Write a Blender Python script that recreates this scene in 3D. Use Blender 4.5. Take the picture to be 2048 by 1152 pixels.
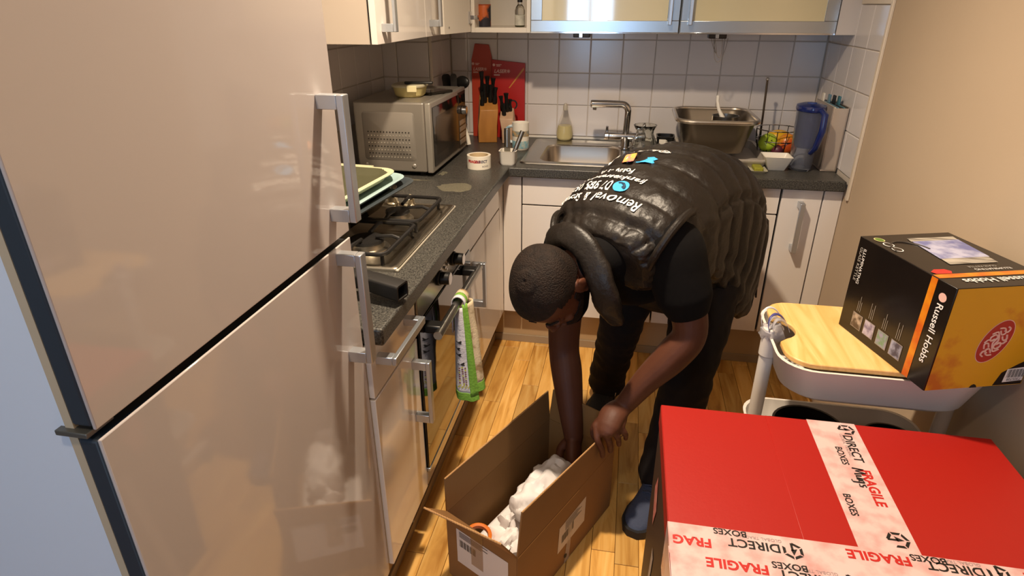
import bpy, bmesh, math, random
from math import sin, cos, pi, radians
from mathutils import Vector, Matrix, Euler
for _o in list(bpy.data.objects): bpy.data.objects.remove(_o)
random.seed(7)
scene = bpy.context.scene
COL = scene.collection
V = Vector

# ------------------------------------------------------------------ camera
CAM = V((1.0386, -2.9066, 1.3953)); YAW, PITCH, ROLL, FPX = -0.1829, -0.4350, -0.0011, 1224.1
cd = bpy.data.cameras.new('camera'); cam = bpy.data.objects.new('camera', cd); COL.objects.link(cam)
cd.sensor_width = 36.0; cd.lens = 36.0 * FPX / 2048; cd.clip_start = 0.02; cd.clip_end = 60
_f = V((sin(YAW) * cos(PITCH), cos(YAW) * cos(PITCH), sin(PITCH))); _r = V((cos(YAW), -sin(YAW), 0)); _u = _r.cross(_f)
_r2 = cos(ROLL) * _r + sin(ROLL) * _u; _u2 = -sin(ROLL) * _r + cos(ROLL) * _u
_m = Matrix((_r2, _u2, -_f)).transposed().to_4x4(); _m.translation = CAM; cam.matrix_world = _m
scene.camera = cam

# ------------------------------------------------------------------ world, lights, exposure
w = bpy.data.worlds.new('world'); scene.world = w; w.use_nodes = True
bg = w.node_tree.nodes['Background']; bg.inputs[0].default_value = (.62, .78, 1.0, 1); bg.inputs[1].default_value = 1.0
scene.view_settings.view_transform = 'Standard'; scene.view_settings.look = 'None'
scene.view_settings.gamma = 1.0; scene.view_settings.exposure = 0.14; scene.view_settings.use_curve_mapping = False
CEIL = 2.28
def spot(loc, energy, aim=None, size=150, blend=1.0, radius=.04, col=(1, .81, .60)):
    ld = bpy.data.lights.new('downlight_lamp', 'SPOT'); ld.energy = energy; ld.color = col
    ld.spot_size = radians(size); ld.spot_blend = blend; ld.shadow_soft_size = radius
    o = bpy.data.objects.new('downlight_lamp', ld); COL.objects.link(o); o.location = loc
    if aim: o.rotation_euler = (V(aim) - V(loc)).to_track_quat('-Z', 'Y').to_euler()
    return o
spot((0.80, -1.62, CEIL - .02), 185)
spot((0.88, -3.00, CEIL - .02), 26)
spot((0.9, -4.3, CEIL - .02), 20)
ad = bpy.data.lights.new('window_daylight', 'AREA'); ad.shape = 'RECTANGLE'; ad.size = .58; ad.size_y = 1.35; ad.energy = 24; ad.color = (.44, .68, 1.0)
ao = bpy.data.objects.new('window_daylight', ad); COL.objects.link(ao); ao.location = (.55, -5.06, 1.35); ao.rotation_euler = (radians(90), 0, 0)

# ------------------------------------------------------------------ materials
def lin(h):
    if not isinstance(h, str): return tuple(h)
    h = h.lstrip('#'); out = []
    for i in (0, 2, 4):
        c = int(h[i:i + 2], 16) / 255; out.append(c / 12.92 if c <= .04045 else ((c + .055) / 1.055) ** 2.4)
    return tuple(out)
MATS = {}
def M(name, col='#808080', rough=.5, metal=0., spec=.5, coat=0., bump=None, var=None, trans=0., ior=1.45, alpha=1., emit=None, objvar=0., coord='Object', stretch=None, sheen=0., col2=None):
    """bump=(scale,strength,detail); var=(scale,amount 0..1,col2)"""
    if name in MATS: return MATS[name]
    m = bpy.data.materials.new(name); m.use_nodes = True; nt = m.node_tree; N = nt.nodes; L = nt.links
    b = N['Principled BSDF']; c = lin(col)
    b.inputs['Base Color'].default_value = (*c, 1); b.inputs['Roughness'].default_value = rough; b.inputs['Metallic'].default_value = metal
    b.inputs['Specular IOR Level'].default_value = spec; b.inputs['Coat Weight'].default_value = coat; b.inputs['Coat Roughness'].default_value = .05
    b.inputs['Transmission Weight'].default_value = trans; b.inputs['IOR'].default_value = ior; b.inputs['Alpha'].default_value = alpha
    if sheen: b.inputs['Sheen Weight'].default_value = sheen
    if emit: b.inputs['Emission Color'].default_value = (*lin(emit[0]), 1); b.inputs['Emission Strength'].default_value = emit[1]
    src = None
    if bump or var:
        tc = N.new('ShaderNodeTexCoord'); src = tc.outputs[coord]
        if stretch:
            mp = N.new('ShaderNodeMapping'); mp.inputs['Scale'].default_value = stretch; L.new(src, mp.inputs[0]); src = mp.outputs[0]
    if var:
        nz = N.new('ShaderNodeTexNoise'); nz.inputs['Scale'].default_value = var[0]; nz.inputs['Detail'].default_value = 5; L.new(src, nz.inputs['Vector'])
        rp = N.new('ShaderNodeValToRGB'); rp.color_ramp.elements[0].position = var[3] if len(var) > 3 else .35; rp.color_ramp.elements[1].position = var[4] if len(var) > 4 else .65
        c2 = lin(var[2]); c2 = tuple(c[i] * (1 - var[1]) + c2[i] * var[1] for i in range(3))
        rp.color_ramp.elements[0].color = (*c2, 1); rp.color_ramp.elements[1].color = (*c, 1)
        L.new(nz.outputs[0], rp.inputs[0]); last = rp.outputs[0]
        if objvar: last = _ov(N, L, last, objvar)
        L.new(last, b.inputs['Base Color'])
    elif objvar:
        rgb = N.new('ShaderNodeRGB'); rgb.outputs[0].default_value = (*c, 1); L.new(_ov(N, L, rgb.outputs[0], objvar), b.inputs['Base Color'])
    if bump:
        nz = N.new('ShaderNodeTexNoise'); nz.inputs['Scale'].default_value = bump[0]; nz.inputs['Detail'].default_value = bump[2] if len(bump) > 2 else 3; L.new(src, nz.inputs['Vector'])
        bp = N.new('ShaderNodeBump'); bp.inputs['Strength'].default_value = bump[1]; bp.inputs['Distance'].default_value = .004; L.new(nz.outputs[0], bp.inputs['Height']); L.new(bp.outputs[0], b.inputs['Normal'])
    MATS[name] = m; return m
def _ov(N, L, s, amt):
    oi = N.new('ShaderNodeObjectInfo'); mr = N.new('ShaderNodeMapRange'); mr.inputs['To Min'].default_value = 1 - amt; mr.inputs['To Max'].default_value = 1 + amt
    hs = N.new('ShaderNodeHueSaturation'); L.new(oi.outputs['Random'], mr.inputs[0]); L.new(mr.outputs[0], hs.inputs['Value']); L.new(s, hs.inputs['Color']); return hs.outputs[0]

gloss = M('cream_gloss_laminate', '#e2dad2', .07, spec=.55, coat=.15)
fridge_m = M('taupe_gloss_door', '#b9b0ac', .06, spec=.55, coat=.15)
carc = M('cabinet_carcass_white', '#dcd4c8', .45)
alu = M('brushed_aluminium', '#c9ced4', .33, metal=.9)
black_gap = M('dark_gap', '#15120f', .7)
tile_m = M('glazed_wall_tile', '#d5cfcd', .16, spec=.45, coat=.0, bump=(9, .05), objvar=.03)
grout_m = M('grout_beige', '#c4b9ac', .85, bump=(60, .2))
paint = M('cream_wall_paint', '#bba78f', .75, bump=(120, .05), var=(3, .3, '#b5a088'))
white_paint = M('white_paint', '#e4e0d8', .6)
plastic_w = M('white_plastic', '#e8e2d6', .35)
plastic_k = M('black_plastic', '#141312', .38)
steel = M('stainless_steel', '#a9a6a0', .28, metal=1., bump=(40, .03))
chrome = M('chrome', '#d2d2d4', .08, metal=1.)
paper_w = M('white_packing_paper', '#e9e4e2', .7, bump=(25, .25))
ink_w = M('white_print', '#e9e7e4', .5)
ink_k = M('black_print', '#161412', .5)
ink_r = M('red_print', '#b3201a', .5)

def oak(name, base, dark, light, plank_random=True):
    m = bpy.data.materials.new(name); m.use_nodes = True; nt = m.node_tree; N = nt.nodes; L = nt.links; b = N['Principled BSDF']
    tc = N.new('ShaderNodeTexCoord'); geo = N.new('ShaderNodeNewGeometry'); oi = N.new('ShaderNodeObjectInfo')
    ad_ = N.new('ShaderNodeVectorMath'); ad_.operation = 'ADD'; L.new(geo.outputs['Position'], ad_.inputs[0])
    sc_ = N.new('ShaderNodeVectorMath'); sc_.operation = 'SCALE'; cmb = N.new('ShaderNodeCombineXYZ')
    for i in range(3): L.new(oi.outputs['Random'], cmb.inputs[i])
    L.new(cmb.outputs[0], sc_.inputs[0]); sc_.inputs['Scale'].default_value = 37.; L.new(sc_.outputs[0], ad_.inputs[1])
    mp = N.new('ShaderNodeMapping'); mp.inputs['Scale'].default_value = (26, 2.6, 26); L.new(ad_.outputs[0], mp.inputs[0])
    n1 = N.new('ShaderNodeTexNoise'); n1.inputs['Scale'].default_value = 1.; n1.inputs['Detail'].default_value = 8; n1.inputs['Distortion'].default_value = 1.4; L.new(mp.outputs[0], n1.inputs['Vector'])
    rp = N.new('ShaderNodeValToRGB'); e = rp.color_ramp.elements; e[0].position = .3; e[0].color = (*lin(dark), 1); e[1].position = .72; e[1].color = (*lin(light), 1)
    k = e.new(.5); k.color = (*lin(base), 1); L.new(n1.outputs[0], rp.inputs[0])
    last = rp.outputs[0]
    if plank_random: last = _ov(N, L, last, .2)
    L.new(last, b.inputs['Base Color']); b.inputs['Roughness'].default_value = .38; b.inputs['Specular IOR Level'].default_value = .4
    bp = N.new('ShaderNodeBump'); bp.inputs['Strength'].default_value = .08; bp.inputs['Distance'].default_value = .002; L.new(n1.outputs[0], bp.inputs['Height']); L.new(bp.outputs[0], b.inputs['Normal'])
    return m
oak_m = oak('oak_plank', '#d6a254', '#ad7630', '#e6ba70')
bamboo = oak('bamboo_board', '#e3b873', '#d2a156', '#efcb8e', False)

def worktop_mat():
    m = bpy.data.materials.new('speckled_grey_worktop'); m.use_nodes = True; nt = m.node_tree; N = nt.nodes; L = nt.links; b = N['Principled BSDF']
    tc = N.new('ShaderNodeTexCoord'); vo = N.new('ShaderNodeTexNoise'); vo.inputs['Scale'].default_value = 260; vo.inputs['Detail'].default_value = 2; L.new(tc.outputs['Object'], vo.inputs['Vector'])
    rp = N.new('ShaderNodeValToRGB'); e = rp.color_ramp.elements; e[0].position = .36; e[0].color = (*lin('#242322'), 1); e[1].position = .68; e[1].color = (*lin('#57554f'), 1); L.new(vo.outputs[0], rp.inputs[0])
    n2 = N.new('ShaderNodeTexNoise'); n2.inputs['Scale'].default_value = 5; n2.inputs['Detail'].default_value = 6; L.new(tc.outputs['Object'], n2.inputs['Vector'])
    r2 = N.new('ShaderNodeMapRange'); r2.inputs['To Min'].default_value = .24; r2.inputs['To Max'].default_value = .5; L.new(n2.outputs[0], r2.inputs[0]); L.new(r2.outputs[0], b.inputs['Roughness'])
    L.new(rp.outputs[0], b.inputs['Base Color']); b.inputs['Specular IOR Level'].default_value = .35
    return m
worktop_m = worktop_mat()

# ------------------------------------------------------------------ geometry helpers
def wmat(o):
    m = Matrix.LocRotScale(o.location, o.rotation_euler, o.scale)
    return wmat(o.parent) @ m if o.parent else m
def rrect(cx, cy, w_, h_, r, n=5):
    pts = []
    for (sx, sy, a0) in ((1, 1, 0), (-1, 1, 90), (-1, -1, 180), (1, -1, 270)):
        for i in range(n + 1):
            a = radians(a0 + 90 * i / n); pts.append((cx + sx * (w_ / 2 - r) + r * cos(a), cy + sy * (h_ / 2 - r) + r * sin(a)))
    return pts
def frame_from(d, up=V((0, 0, 1))):
    d = V(d).normalized(); s = d.cross(up)
    if s.length < 1e-5: s = d.cross(V((1, 0, 0)))
    s.normalize(); return s, s.cross(d).normalized(), d      # side, up, dir
class MB:
    def __init__(self): self.v = []; self.f = []
    def add(self, vs, fs):
        o = len(self.v); self.v += [V(p) for p in vs]; self.f += [tuple(i + o for i in f) for f in fs]; return self
    def box(self, x0, x1, y0, y1, z0, z1):
        return self.add([(x0, y0, z0), (x1, y0, z0), (x1, y1, z0), (x0, y1, z0), (x0, y0, z1), (x1, y0, z1), (x1, y1, z1), (x0, y1, z1)],
                        [(0, 3, 2, 1), (4, 5, 6, 7), (0, 1, 5, 4), (1, 2, 6, 5), (2, 3, 7, 6), (3, 0, 4, 7)])
    def obox(self, c, size, rot=None):
        a = MB().box(-size[0] / 2, size[0] / 2, -size[1] / 2, size[1] / 2, -size[2] / 2, size[2] / 2); R = rot or Matrix.Identity(3)
        return self.add([V(c) + R @ p for p in a.v], a.f)
    def loft(self, rings, cap=True, closed=True):
        o = len(self.v); n = len(rings[0])
        for r in rings: self.v += [V(p) for p in r]
        for i in range(len(rings) - 1):
            for j in range(n if closed else n - 1):
                k = (j + 1) % n; self.f.append((o + i * n + j, o + i * n + k, o + (i + 1) * n + k, o + (i + 1) * n + j))
        if cap and closed: self.f.append(tuple(o + j for j in reversed(range(n)))); self.f.append(tuple(o + (len(rings) - 1) * n + j for j in range(n)))
        return self
    def prism(self, pts, z0, z1, M_=None):
        r0 = [V((x, y, z0)) for x, y in pts]; r1 = [V((x, y, z1)) for x, y in pts]
        if M_: r0 = [M_ @ p for p in r0]; r1 = [M_ @ p for p in r1]
        return self.loft([r0, r1])
    def lathe(self, prof, c=(0, 0, 0), n=28, axis=None, cap=True):
        s, u, d = frame_from(axis) if axis is not None else (V((1, 0, 0)), V((0, 1, 0)), V((0, 0, 1)))
        return self.loft([[V(c) + d * h + (s * cos(2 * pi * j / n) + u * sin(2 * pi * j / n)) * max(r, 1e-4) for j in range(n)] for r, h in prof], cap)
    def cyl(self, a, b, r, n=20, r2=None):
        a, b = V(a), V(b); return self.lathe([(r, 0), (r if r2 is None else r2, (b - a).length)], a, n, b - a)
    def tube(self, path, r, n=10, closed=False, cap=True):
        P = [V(p) for p in path]; rings = []; N_ = len(P); up = None
        for i, p in enumerate(P):
            if closed: d = P[(i + 1) % N_] - P[i - 1]
            else: d = P[min(i + 1, N_ - 1)] - P[max(i - 1, 0)]
            d.normalize()
            if up is None:
                up = V((0, 0, 1)) if abs(d.z) < .9 else V((1, 0, 0))
            s = d.cross(up).normalized(); up = s.cross(d).normalized(); rr = r[i] if isinstance(r, (list, tuple)) else r
            rings.append([p + (s * cos(2 * pi * j / n) + up * sin(2 * pi * j / n)) * rr for j in range(n)])
        if closed: rings.append(rings[0]); return self.loft(rings, False)
        return self.loft(rings, cap)
    def ball(self, c, r, n=16, m=10, sc=(1, 1, 1), R=None):
        rings = []
        for i in range(m + 1):
            a = -pi / 2 + pi * i / m; ring = []
            for j in range(n):
                p = V((cos(a) * cos(2 * pi * j / n) * sc[0], cos(a) * sin(2 * pi * j / n) * sc[1], sin(a) * sc[2])) * r
                if abs(a) > pi / 2 - 1e-6: p += V((1e-5 * cos(2 * pi * j / n), 1e-5 * sin(2 * pi * j / n), 0))
                ring.append(V(c) + (R @ p if R else p))
            rings.append(ring)
        return self.loft(rings)
    def build(self, name, mat, parent=None, bevel=0, seg=2, smooth=35, local=False, world=True, merge=0, subsurf=0, solid=0):
        me = bpy.data.meshes.new(name); vs = self.v
        if parent is not None and not local:
            inv = wmat(parent).inverted(); vs = [inv @ p for p in vs]
        me.from_pydata([tuple(p) for p in vs], [], self.f); me.validate()
        bm = bmesh.new(); bm.from_mesh(me)
        if merge: bmesh.ops.remove_doubles(bm, verts=bm.verts, dist=merge)
        bmesh.ops.recalc_face_normals(bm, faces=bm.faces); bm.to_mesh(me); bm.free()
        if smooth: me.shade_smooth(); me.set_sharp_from_angle(angle=radians(smooth))
        me.materials.append(mat); o = bpy.data.objects.new(name, me); COL.objects.link(o)
        if parent is not None: o.parent = parent
        if solid: md = o.modifiers.new('solid', 'SOLIDIFY'); md.thickness = solid; md.offset = 0
        if bevel:
            md = o.modifiers.new('bevel', 'BEVEL'); md.width = bevel; md.segments = seg; md.limit_method = 'ANGLE'; md.angle_limit = radians(40); md.harden_normals = False
        if subsurf: md = o.modifiers.new('sub', 'SUBSURF'); md.levels = subsurf; md.render_levels = subsurf
        return o
def tag(o, label, cat, group=None):
    o['label'] = label; o['category'] = cat
    if group: o['group'] = group
    return o
def thing(name, label, cat, loc=(0, 0, 0), rotz=0, group=None):
    o = bpy.data.objects.new(name, None); o.empty_display_size = .05; COL.objects.link(o); o.location = loc; o.rotation_euler = (0, 0, rotz)
    return tag(o, label, cat, group)
def struct(o): o['kind'] = 'structure'; return o
def recenter(o):
    """move a top-level mesh object's origin to the base centre of its mesh"""
    me = o.data; xs = [v.co for v in me.vertices]; c = V(((min(p.x for p in xs) + max(p.x for p in xs)) / 2, (min(p.y for p in xs) + max(p.y for p in xs)) / 2, min(p.z for p in xs)))
    me.transform(Matrix.Translation(-c)); o.location = o.location + c; return o
def text_data(s, size=1., shear=0., bold=0., align='LEFT', spacing=1.):
    cu = bpy.data.curves.new('t', 'FONT'); cu.body = s; cu.size = size; cu.shear = shear; cu.offset = bold; cu.align_x = align; cu.space_character = spacing; cu.resolution_u = 3; cu.fill_mode = 'FRONT'
    o = bpy.data.objects.new('t', cu); COL.objects.link(o); dg = bpy.context.evaluated_depsgraph_get(); me = bpy.data.meshes.new_from_object(o.evaluated_get(dg))
    vs = [v.co.copy() for v in me.vertices]; fs = [tuple(p.vertices) for p in me.polygons]
    bpy.data.objects.remove(o); bpy.data.curves.remove(cu); bpy.data.meshes.remove(me); return vs, fs
def flat_text(mb, s, O, ex, ey, size, **k):
    """lettering laid on the plane through O with unit axes ex (reading direction) and ey (up)"""
    vs, fs = text_data(s, size, **k); return mb.add([V(O) + V(ex) * p.x + V(ey) * p.y for p in vs], fs)
def copy_tree(o, parent=None, loc=None, rotz=None):
    c = o.copy(); COL.objects.link(c); c.parent = parent
    if loc is not None: c.location = loc
    if rotz is not None: c.rotation_euler = (0, 0, rotz)
    for ch in [x for x in bpy.data.objects if x.parent == o]: copy_tree(ch, c)
    return c
def arc(c, r, a0, a1, n, ex, ey): return [V(c) + V(ex) * r * cos(radians(a0 + (a1 - a0) * i / n)) + V(ey) * r * sin(radians(a0 + (a1 - a0) * i / n)) for i in range(n + 1)]
# ------------------------------------------------------------------ room shell
WT = .82                      # worktop top height
XR = 1.83                     # right wall
T = .1402                     # tile pitch
floor = struct(MB().box(-2.0, XR, -5.0, .1, -.06, -.012).build('floor', M('oak_floor_base', '#9a6a30', .45, var=(8, .6, '#7b4f20'), stretch=(9, 1, 1), coord='Object'), smooth=0))
PW = .0655
_pm = {}
def plank(x0, y0, L_):
    k = round(L_, 3)
    if k not in _pm:
        o = MB().box(.0006, PW - .0006, .0008, L_ - .0008, -.014, 0).build('plank', oak_m, floor, bevel=.0008, seg=1, smooth=0, local=True); _pm[k] = o
    else:
        o = _pm[k].copy(); COL.objects.link(o); o.parent = floor
    o.location = (x0, y0, 0)
for i in range(int((XR - .44) / PW)):
    y = -2.6 + random.random() * .3
    while y < -.40:
        L_ = random.choice((.32, .42, .52)); plank(.44 + i * PW, y, L_); y += L_
struct(MB().box(-2.0, XR, -5.1, .1, CEIL, CEIL + .05).build('ceiling', white_paint, smooth=0))
wall_back = struct(MB().box(-.1, XR, 0, .1, -.06, CEIL).build('wall_back', grout_m, smooth=0))
wall_left = struct(MB().box(-.1, 0, -2.52, 0, 0, CEIL).build('wall_left', grout_m, smooth=0))
wall_right = struct(MB().box(XR, XR + .1, -5.1, .1, -.06, CEIL).build('wall_right', paint, smooth=0))
struct(MB().box(-2.0, -.1, -2.52, -2.44, 0, CEIL).build('wall_alcove', white_paint, smooth=0))
struct(MB().box(-2.1, -2.0, -5.1, -2.44, 0, CEIL).build('wall_far_left', white_paint, smooth=0))
wr = MB(); wx0, wx1, wz0, wz1 = .25, .85, .68, 2.02
wr.box(-2.1, wx0, -5.1, -5.0, 0, CEIL); wr.box(wx1, XR + .1, -5.1, -5.0, 0, CEIL); wr.box(wx0, wx1, -5.1, -5.0, 0, wz0); wr.box(wx0, wx1, -5.1, -5.0, wz1, CEIL)
struct(wr.build('wall_window', white_paint, smooth=0))
win = struct(MB().box(wx0, wx1, -5.08, -5.02, wz0, wz0 + .05).box(wx0, wx1, -5.08, -5.02, wz1 - .05, wz1).box(wx0, wx0 + .05, -5.08, -5.02, wz0 + .05, wz1 - .05).box(wx1 - .05, wx1, -5.08, -5.02, wz0 + .05, wz1 - .05).box(.54, .565, -5.08, -5.02, wz0 + .05, wz1 - .05).build('window_1', white_paint, smooth=0))
boxing = struct(MB().box(0, .213, -.3, 0, WT, 1.9).build('wall_boxing', grout_m, smooth=0))

# wall tiles: each one a child of its wall
_tm = {}
G = .0032
def tile(wall, O, ex, ey, en, w_, h_):
    """tile with lower-left corner O, along ex and ey, standing proud along en"""
    k = (round(w_, 4), round(h_, 4))
    if k not in _tm:
        g, d, b = G / 2, .005, .0022; mb = MB()
        def ring(i, z): return [(g + i, g + i, z), (w_ - g - i, g + i, z), (w_ - g - i, h_ - g - i, z), (g + i, h_ - g - i, z)]
        mb.loft([ring(0, -.002), ring(0, d - .0015), ring(b, d)])
        _tm[k] = mb.build('wall_tile', tile_m, wall, smooth=0, local=True); o = _tm[k]
    else:
        o = _tm[k].copy(); COL.objects.link(o); o.parent = wall
    m = Matrix((V(ex), V(ey), V(en))).transposed().to_4x4(); m.translation = V(O); o.matrix_local = m
zr = [WT - .02, .832, .972, 1.1122, 1.2524, 1.3926]
xs = [.219, .2951, .4353] + [.5755 + T * i for i in range(9)] + [XR - .006]
for i in range(len(xs) - 1):
    for j in range(1, len(zr) - 1): tile(wall_back, (xs[i], 0, zr[j]), (1, 0, 0), (0, 0, 1), (0, -1, 0), xs[i + 1] - xs[i], zr[j + 1] - zr[j])
ys = [-.615, -.475, -.335, -.195, -.055, -.006]
for i in range(len(ys) - 1):
    for j in range(1, len(zr) - 1): tile(wall_right, (XR, ys[i + 1], zr[j]), (0, -1, 0), (0, 0, 1), (-1, 0, 0), ys[i + 1] - ys[i], zr[j + 1] - zr[j])
MB().box(XR - .001, XR + .001, -.617, 0, WT - .06, zr[-1]).build('grout_bed', grout_m, wall_right, smooth=0)
yl = [-.306 - T * i for i in range(12)]
for i in range(11):
    for j in range(2, len(zr) - 1): tile(wall_left, (0, yl[i + 1], zr[j]), (0, 1, 0), (0, 0, 1), (1, 0, 0), T, zr[j + 1] - zr[j])
for a, b in ((.001, .066), (.066, .207)):
    for j in range(1, len(zr) - 1): tile(boxing, (a, -.3, zr[j]), (1, 0, 0), (0, 0, 1), (0, -1, 0), b - a, zr[j + 1] - zr[j])
for a, b in ((-.294, -.154), (-.154, -.014)):
    for j in range(1, len(zr) - 1): tile(boxing, (.213, a, zr[j]), (0, 1, 0), (0, 0, 1), (1, 0, 0), b - a, zr[j + 1] - zr[j])
MB().box(.207, .2195, -.3065, -.294, WT, 1.3).build('corner_trim', M('tile_trim', '#cfc4b6', .4), boxing, bevel=.003)
tr = MB().box(XR - .009, XR + .0, -.632, -.615, WT - .06, zr[-1] + .015).box(XR - .009, XR, -.615, -.34, zr[-1], zr[-1] + .015)
struct(tr.build('trim_1', M('tile_trim_cream', '#d8cbb8', .4), bevel=.002))
# skirting plinths (recessed under the units)
plinth_m = M('taupe_plinth', '#b39a78', .4, spec=.4)
struct(MB().box(.50, XR, -.51, -.495, 0, .178).build('baseboard_back', plinth_m, smooth=0))
struct(MB().box(.50, .512, -1.93, -.495, 0, .178).build('baseboard_left', plinth_m, smooth=0))
struct(MB().box(.512, XR, -.516, -.510, 0, .035).build('trim_2', M('plinth_seal', '#9c8a72', .5), bevel=.001))
struct(MB().box(.512, .518, -1.93, -.516, 0, .035).build('trim_3', MATS['plinth_seal'], bevel=.001))

# ------------------------------------------------------------------ handles
def d_handle(parent, a, b, out, wdt=.018, th=.010, stand=.035, name='handle'):
    """square D handle: bar from a to b (points on the door face), standing off along out"""
    a, b, out = V(a), V(b), V(out).normalized(); d = (b - a).normalized(); s = d.cross(out)
    R = Matrix((s, d, out)).transposed(); L_ = (b - a).length
    bar = MB().obox((a + b) / 2 + out * (stand + th / 2), (wdt, L_, th), R).build(name, alu, parent, bevel=.0015)
    for p in (a + d * .011, b - d * .011): MB().obox(p + out * stand / 2, (wdt, .022, stand), R).build('handle_foot', alu, bar, bevel=.001)
    return bar
# ------------------------------------------------------------------ worktop (L shape with a cut for the sink bowl)
def worktop():
    x0, x1, y0, y1 = .70, 1.02, -.47, -.15
    mb = MB(); z0, z1 = WT - .038, WT
    xs_ = [0.003, .6, x0, x1, XR - .008]; ys_ = [-.006, y1, y0, -.6, -1.925]
    keep = lambda i, j: not (j == 3 and i > 0) and not (i == 2 and j == 1)
    vid = {}
    def vv(x, y, z):
        k = (x, y, z)
        if k not in vid: vid[k] = len(mb.v); mb.v.append(V(k))
        return vid[k]
    cells = {(i, j) for i in range(4) for j in range(4) if keep(i, j)}
    for (i, j) in cells:
        a, b, c, d = (xs_[i], ys_[j]), (xs_[i + 1], ys_[j]), (xs_[i + 1], ys_[j + 1]), (xs_[i], ys_[j + 1])
        mb.f.append(tuple(vv(*p, z1) for p in (d, c, b, a))); mb.f.append(tuple(vv(*p, z0) for p in (a, b, c, d)))
        for (di, dj, p, q) in ((0, -1, a, b), (1, 0, b, c), (0, 1, c, d), (-1, 0, d, a)):
            if (i + di, j + dj) not in cells: mb.f.append((vv(*p, z0), vv(*p, z1), vv(*q, z1), vv(*q, z0)))
    o = mb.build('worktop', worktop_m, bevel=.005, seg=3)
    tag(o, 'dark grey speckled L-shaped kitchen worktop running round the corner', 'worktop')
    # dried flour rings and smears left on the worktop
    sm = M('dry_flour_smear', '#9c957c', .8, alpha=.3)
    def smear(cx, cy, rx, ry, n=26, j=.12):
        mb = MB(); ring = []
        for i in range(n):
            a = 2 * pi * i / n; k = 1 + random.uniform(-j, j); ring.append((cx + rx * k * cos(a), cy + ry * k * sin(a), WT + .0006))
        mb.add(ring + [(cx, cy, WT + .0008)], [(i, (i + 1) % n, n) for i in range(n)]); s = mb.build('flour_smear', sm, o, smooth=0)
    smear(.470, -.915, .062, .055); smear(.375, -.735, .012, .03, j=.4); smear(.30, -.845, .05, .008, j=.5)
    return o
worktop()
MB().box(.219, XR - .01, -.0095, -.005, WT, WT + .011).build('sealant_strip', white_paint, wall_back, bevel=.002)
# ------------------------------------------------------------------ base units
DB, DT = .180, .776           # door bottom / top
FX, FY = .57, -.57            # door faces of the left and back run
TH = .018
def side_unit(name, label, y0, y1, gap, drawer=True):
    u = thing(name, label, 'cabinet', (FX - .28, (y0 + y1) / 2, DB - .002))
    MB().box(.02, FX - TH - .001, y0 + .001, y1 - .001, DB, DT + .004).build('body', M('cabinet_edge_dark', '#191613', .7), u, smooth=0)
    if drawer: MB().box(FX - TH, FX, y0 + .003, y1 - .003, gap + .003, DT).build('drawer_front', gloss, u, bevel=.0012)
    d = MB().box(FX - TH, FX, y0 + .003, y1 - .003, DB, gap - .003).build('door', gloss, u, bevel=.0012)
    return u, d
u1, d1 = side_unit('drawer_cabinet', 'narrow gloss cream cabinet with drawer and door between fridge and oven', -1.930, -1.657, .653)
d_handle([c for c in bpy.data.objects if c.parent == u1 and c.name.startswith('drawer_front')][0], (FX, -1.905, .735), (FX, -1.715, .735), (1, 0, 0))
d_handle(d1, (FX, -1.700, .435), (FX, -1.700, .612), (1, 0, 0))
u3, d3 = side_unit('corner_cabinet', 'gloss cream corner cabinet with slim drawer to the right of the oven', -1.135, -.647, .668)
d_handle(d3, (FX, -1.095, .462), (FX, -1.095, .622), (1, 0, 0))
MB().box(FX - TH, FX, -.645, FY - .001, DB, DT).build('corner_post', gloss, u3, bevel=.001)
def back_unit(name, label, x0, x1, gap=None, split=None):
    u = thing(name, label, 'cabinet', ((x0 + x1) / 2, FY + .28, DB - .002))
    MB().box(x0 + .001, x1 - .001, FY + TH + .001, -.02, DB, DT + .004 - (.16 if name == 'sink_cabinet' else 0)).build('body', MATS['cabinet_edge_dark'], u, smooth=0)
    if gap: MB().box(x0 + .003, x1 - .003, FY, FY + TH, gap + .003, DT).build('drawer_front', gloss, u, bevel=.0012)
    xs_ = [x0] + ([split] if split else []) + [x1]; ds = []
    for a, b in zip(xs_, xs_[1:]): ds.append(MB().box(a + .003, b - .003, FY, FY + TH, DB, (gap - .003) if gap else DT).build('door', gloss, u, bevel=.0012))
    return u, ds
us, _ = back_unit('sink_cabinet', 'gloss cream sink cabinet with false drawer front under the steel sink', .646, 1.194, .664)
MB().box(FX + .001, .6445, FY, FY + TH, DB, DT).build('corner_filler', gloss, us, bevel=.001)
ub, db = back_unit('base_cabinet', 'gloss cream base cabinet behind the bending man', 1.195, 1.616, .677)
d_handle(db[0], (1.235, FY, .47), (1.235, FY, .63), (0, -1, 0))
un, dn = back_unit('narrow_cabinet', 'narrow gloss cream base cabinet with long vertical handle at the right end', 1.618, 1.763)
d_handle(dn[0], (1.688, FY, .545), (1.688, FY, .735), (0, -1, 0))
MB().box(1.765, XR - .002, FY, FY + TH, DB, DT).build('end_filler', gloss, un, bevel=.001)

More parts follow.
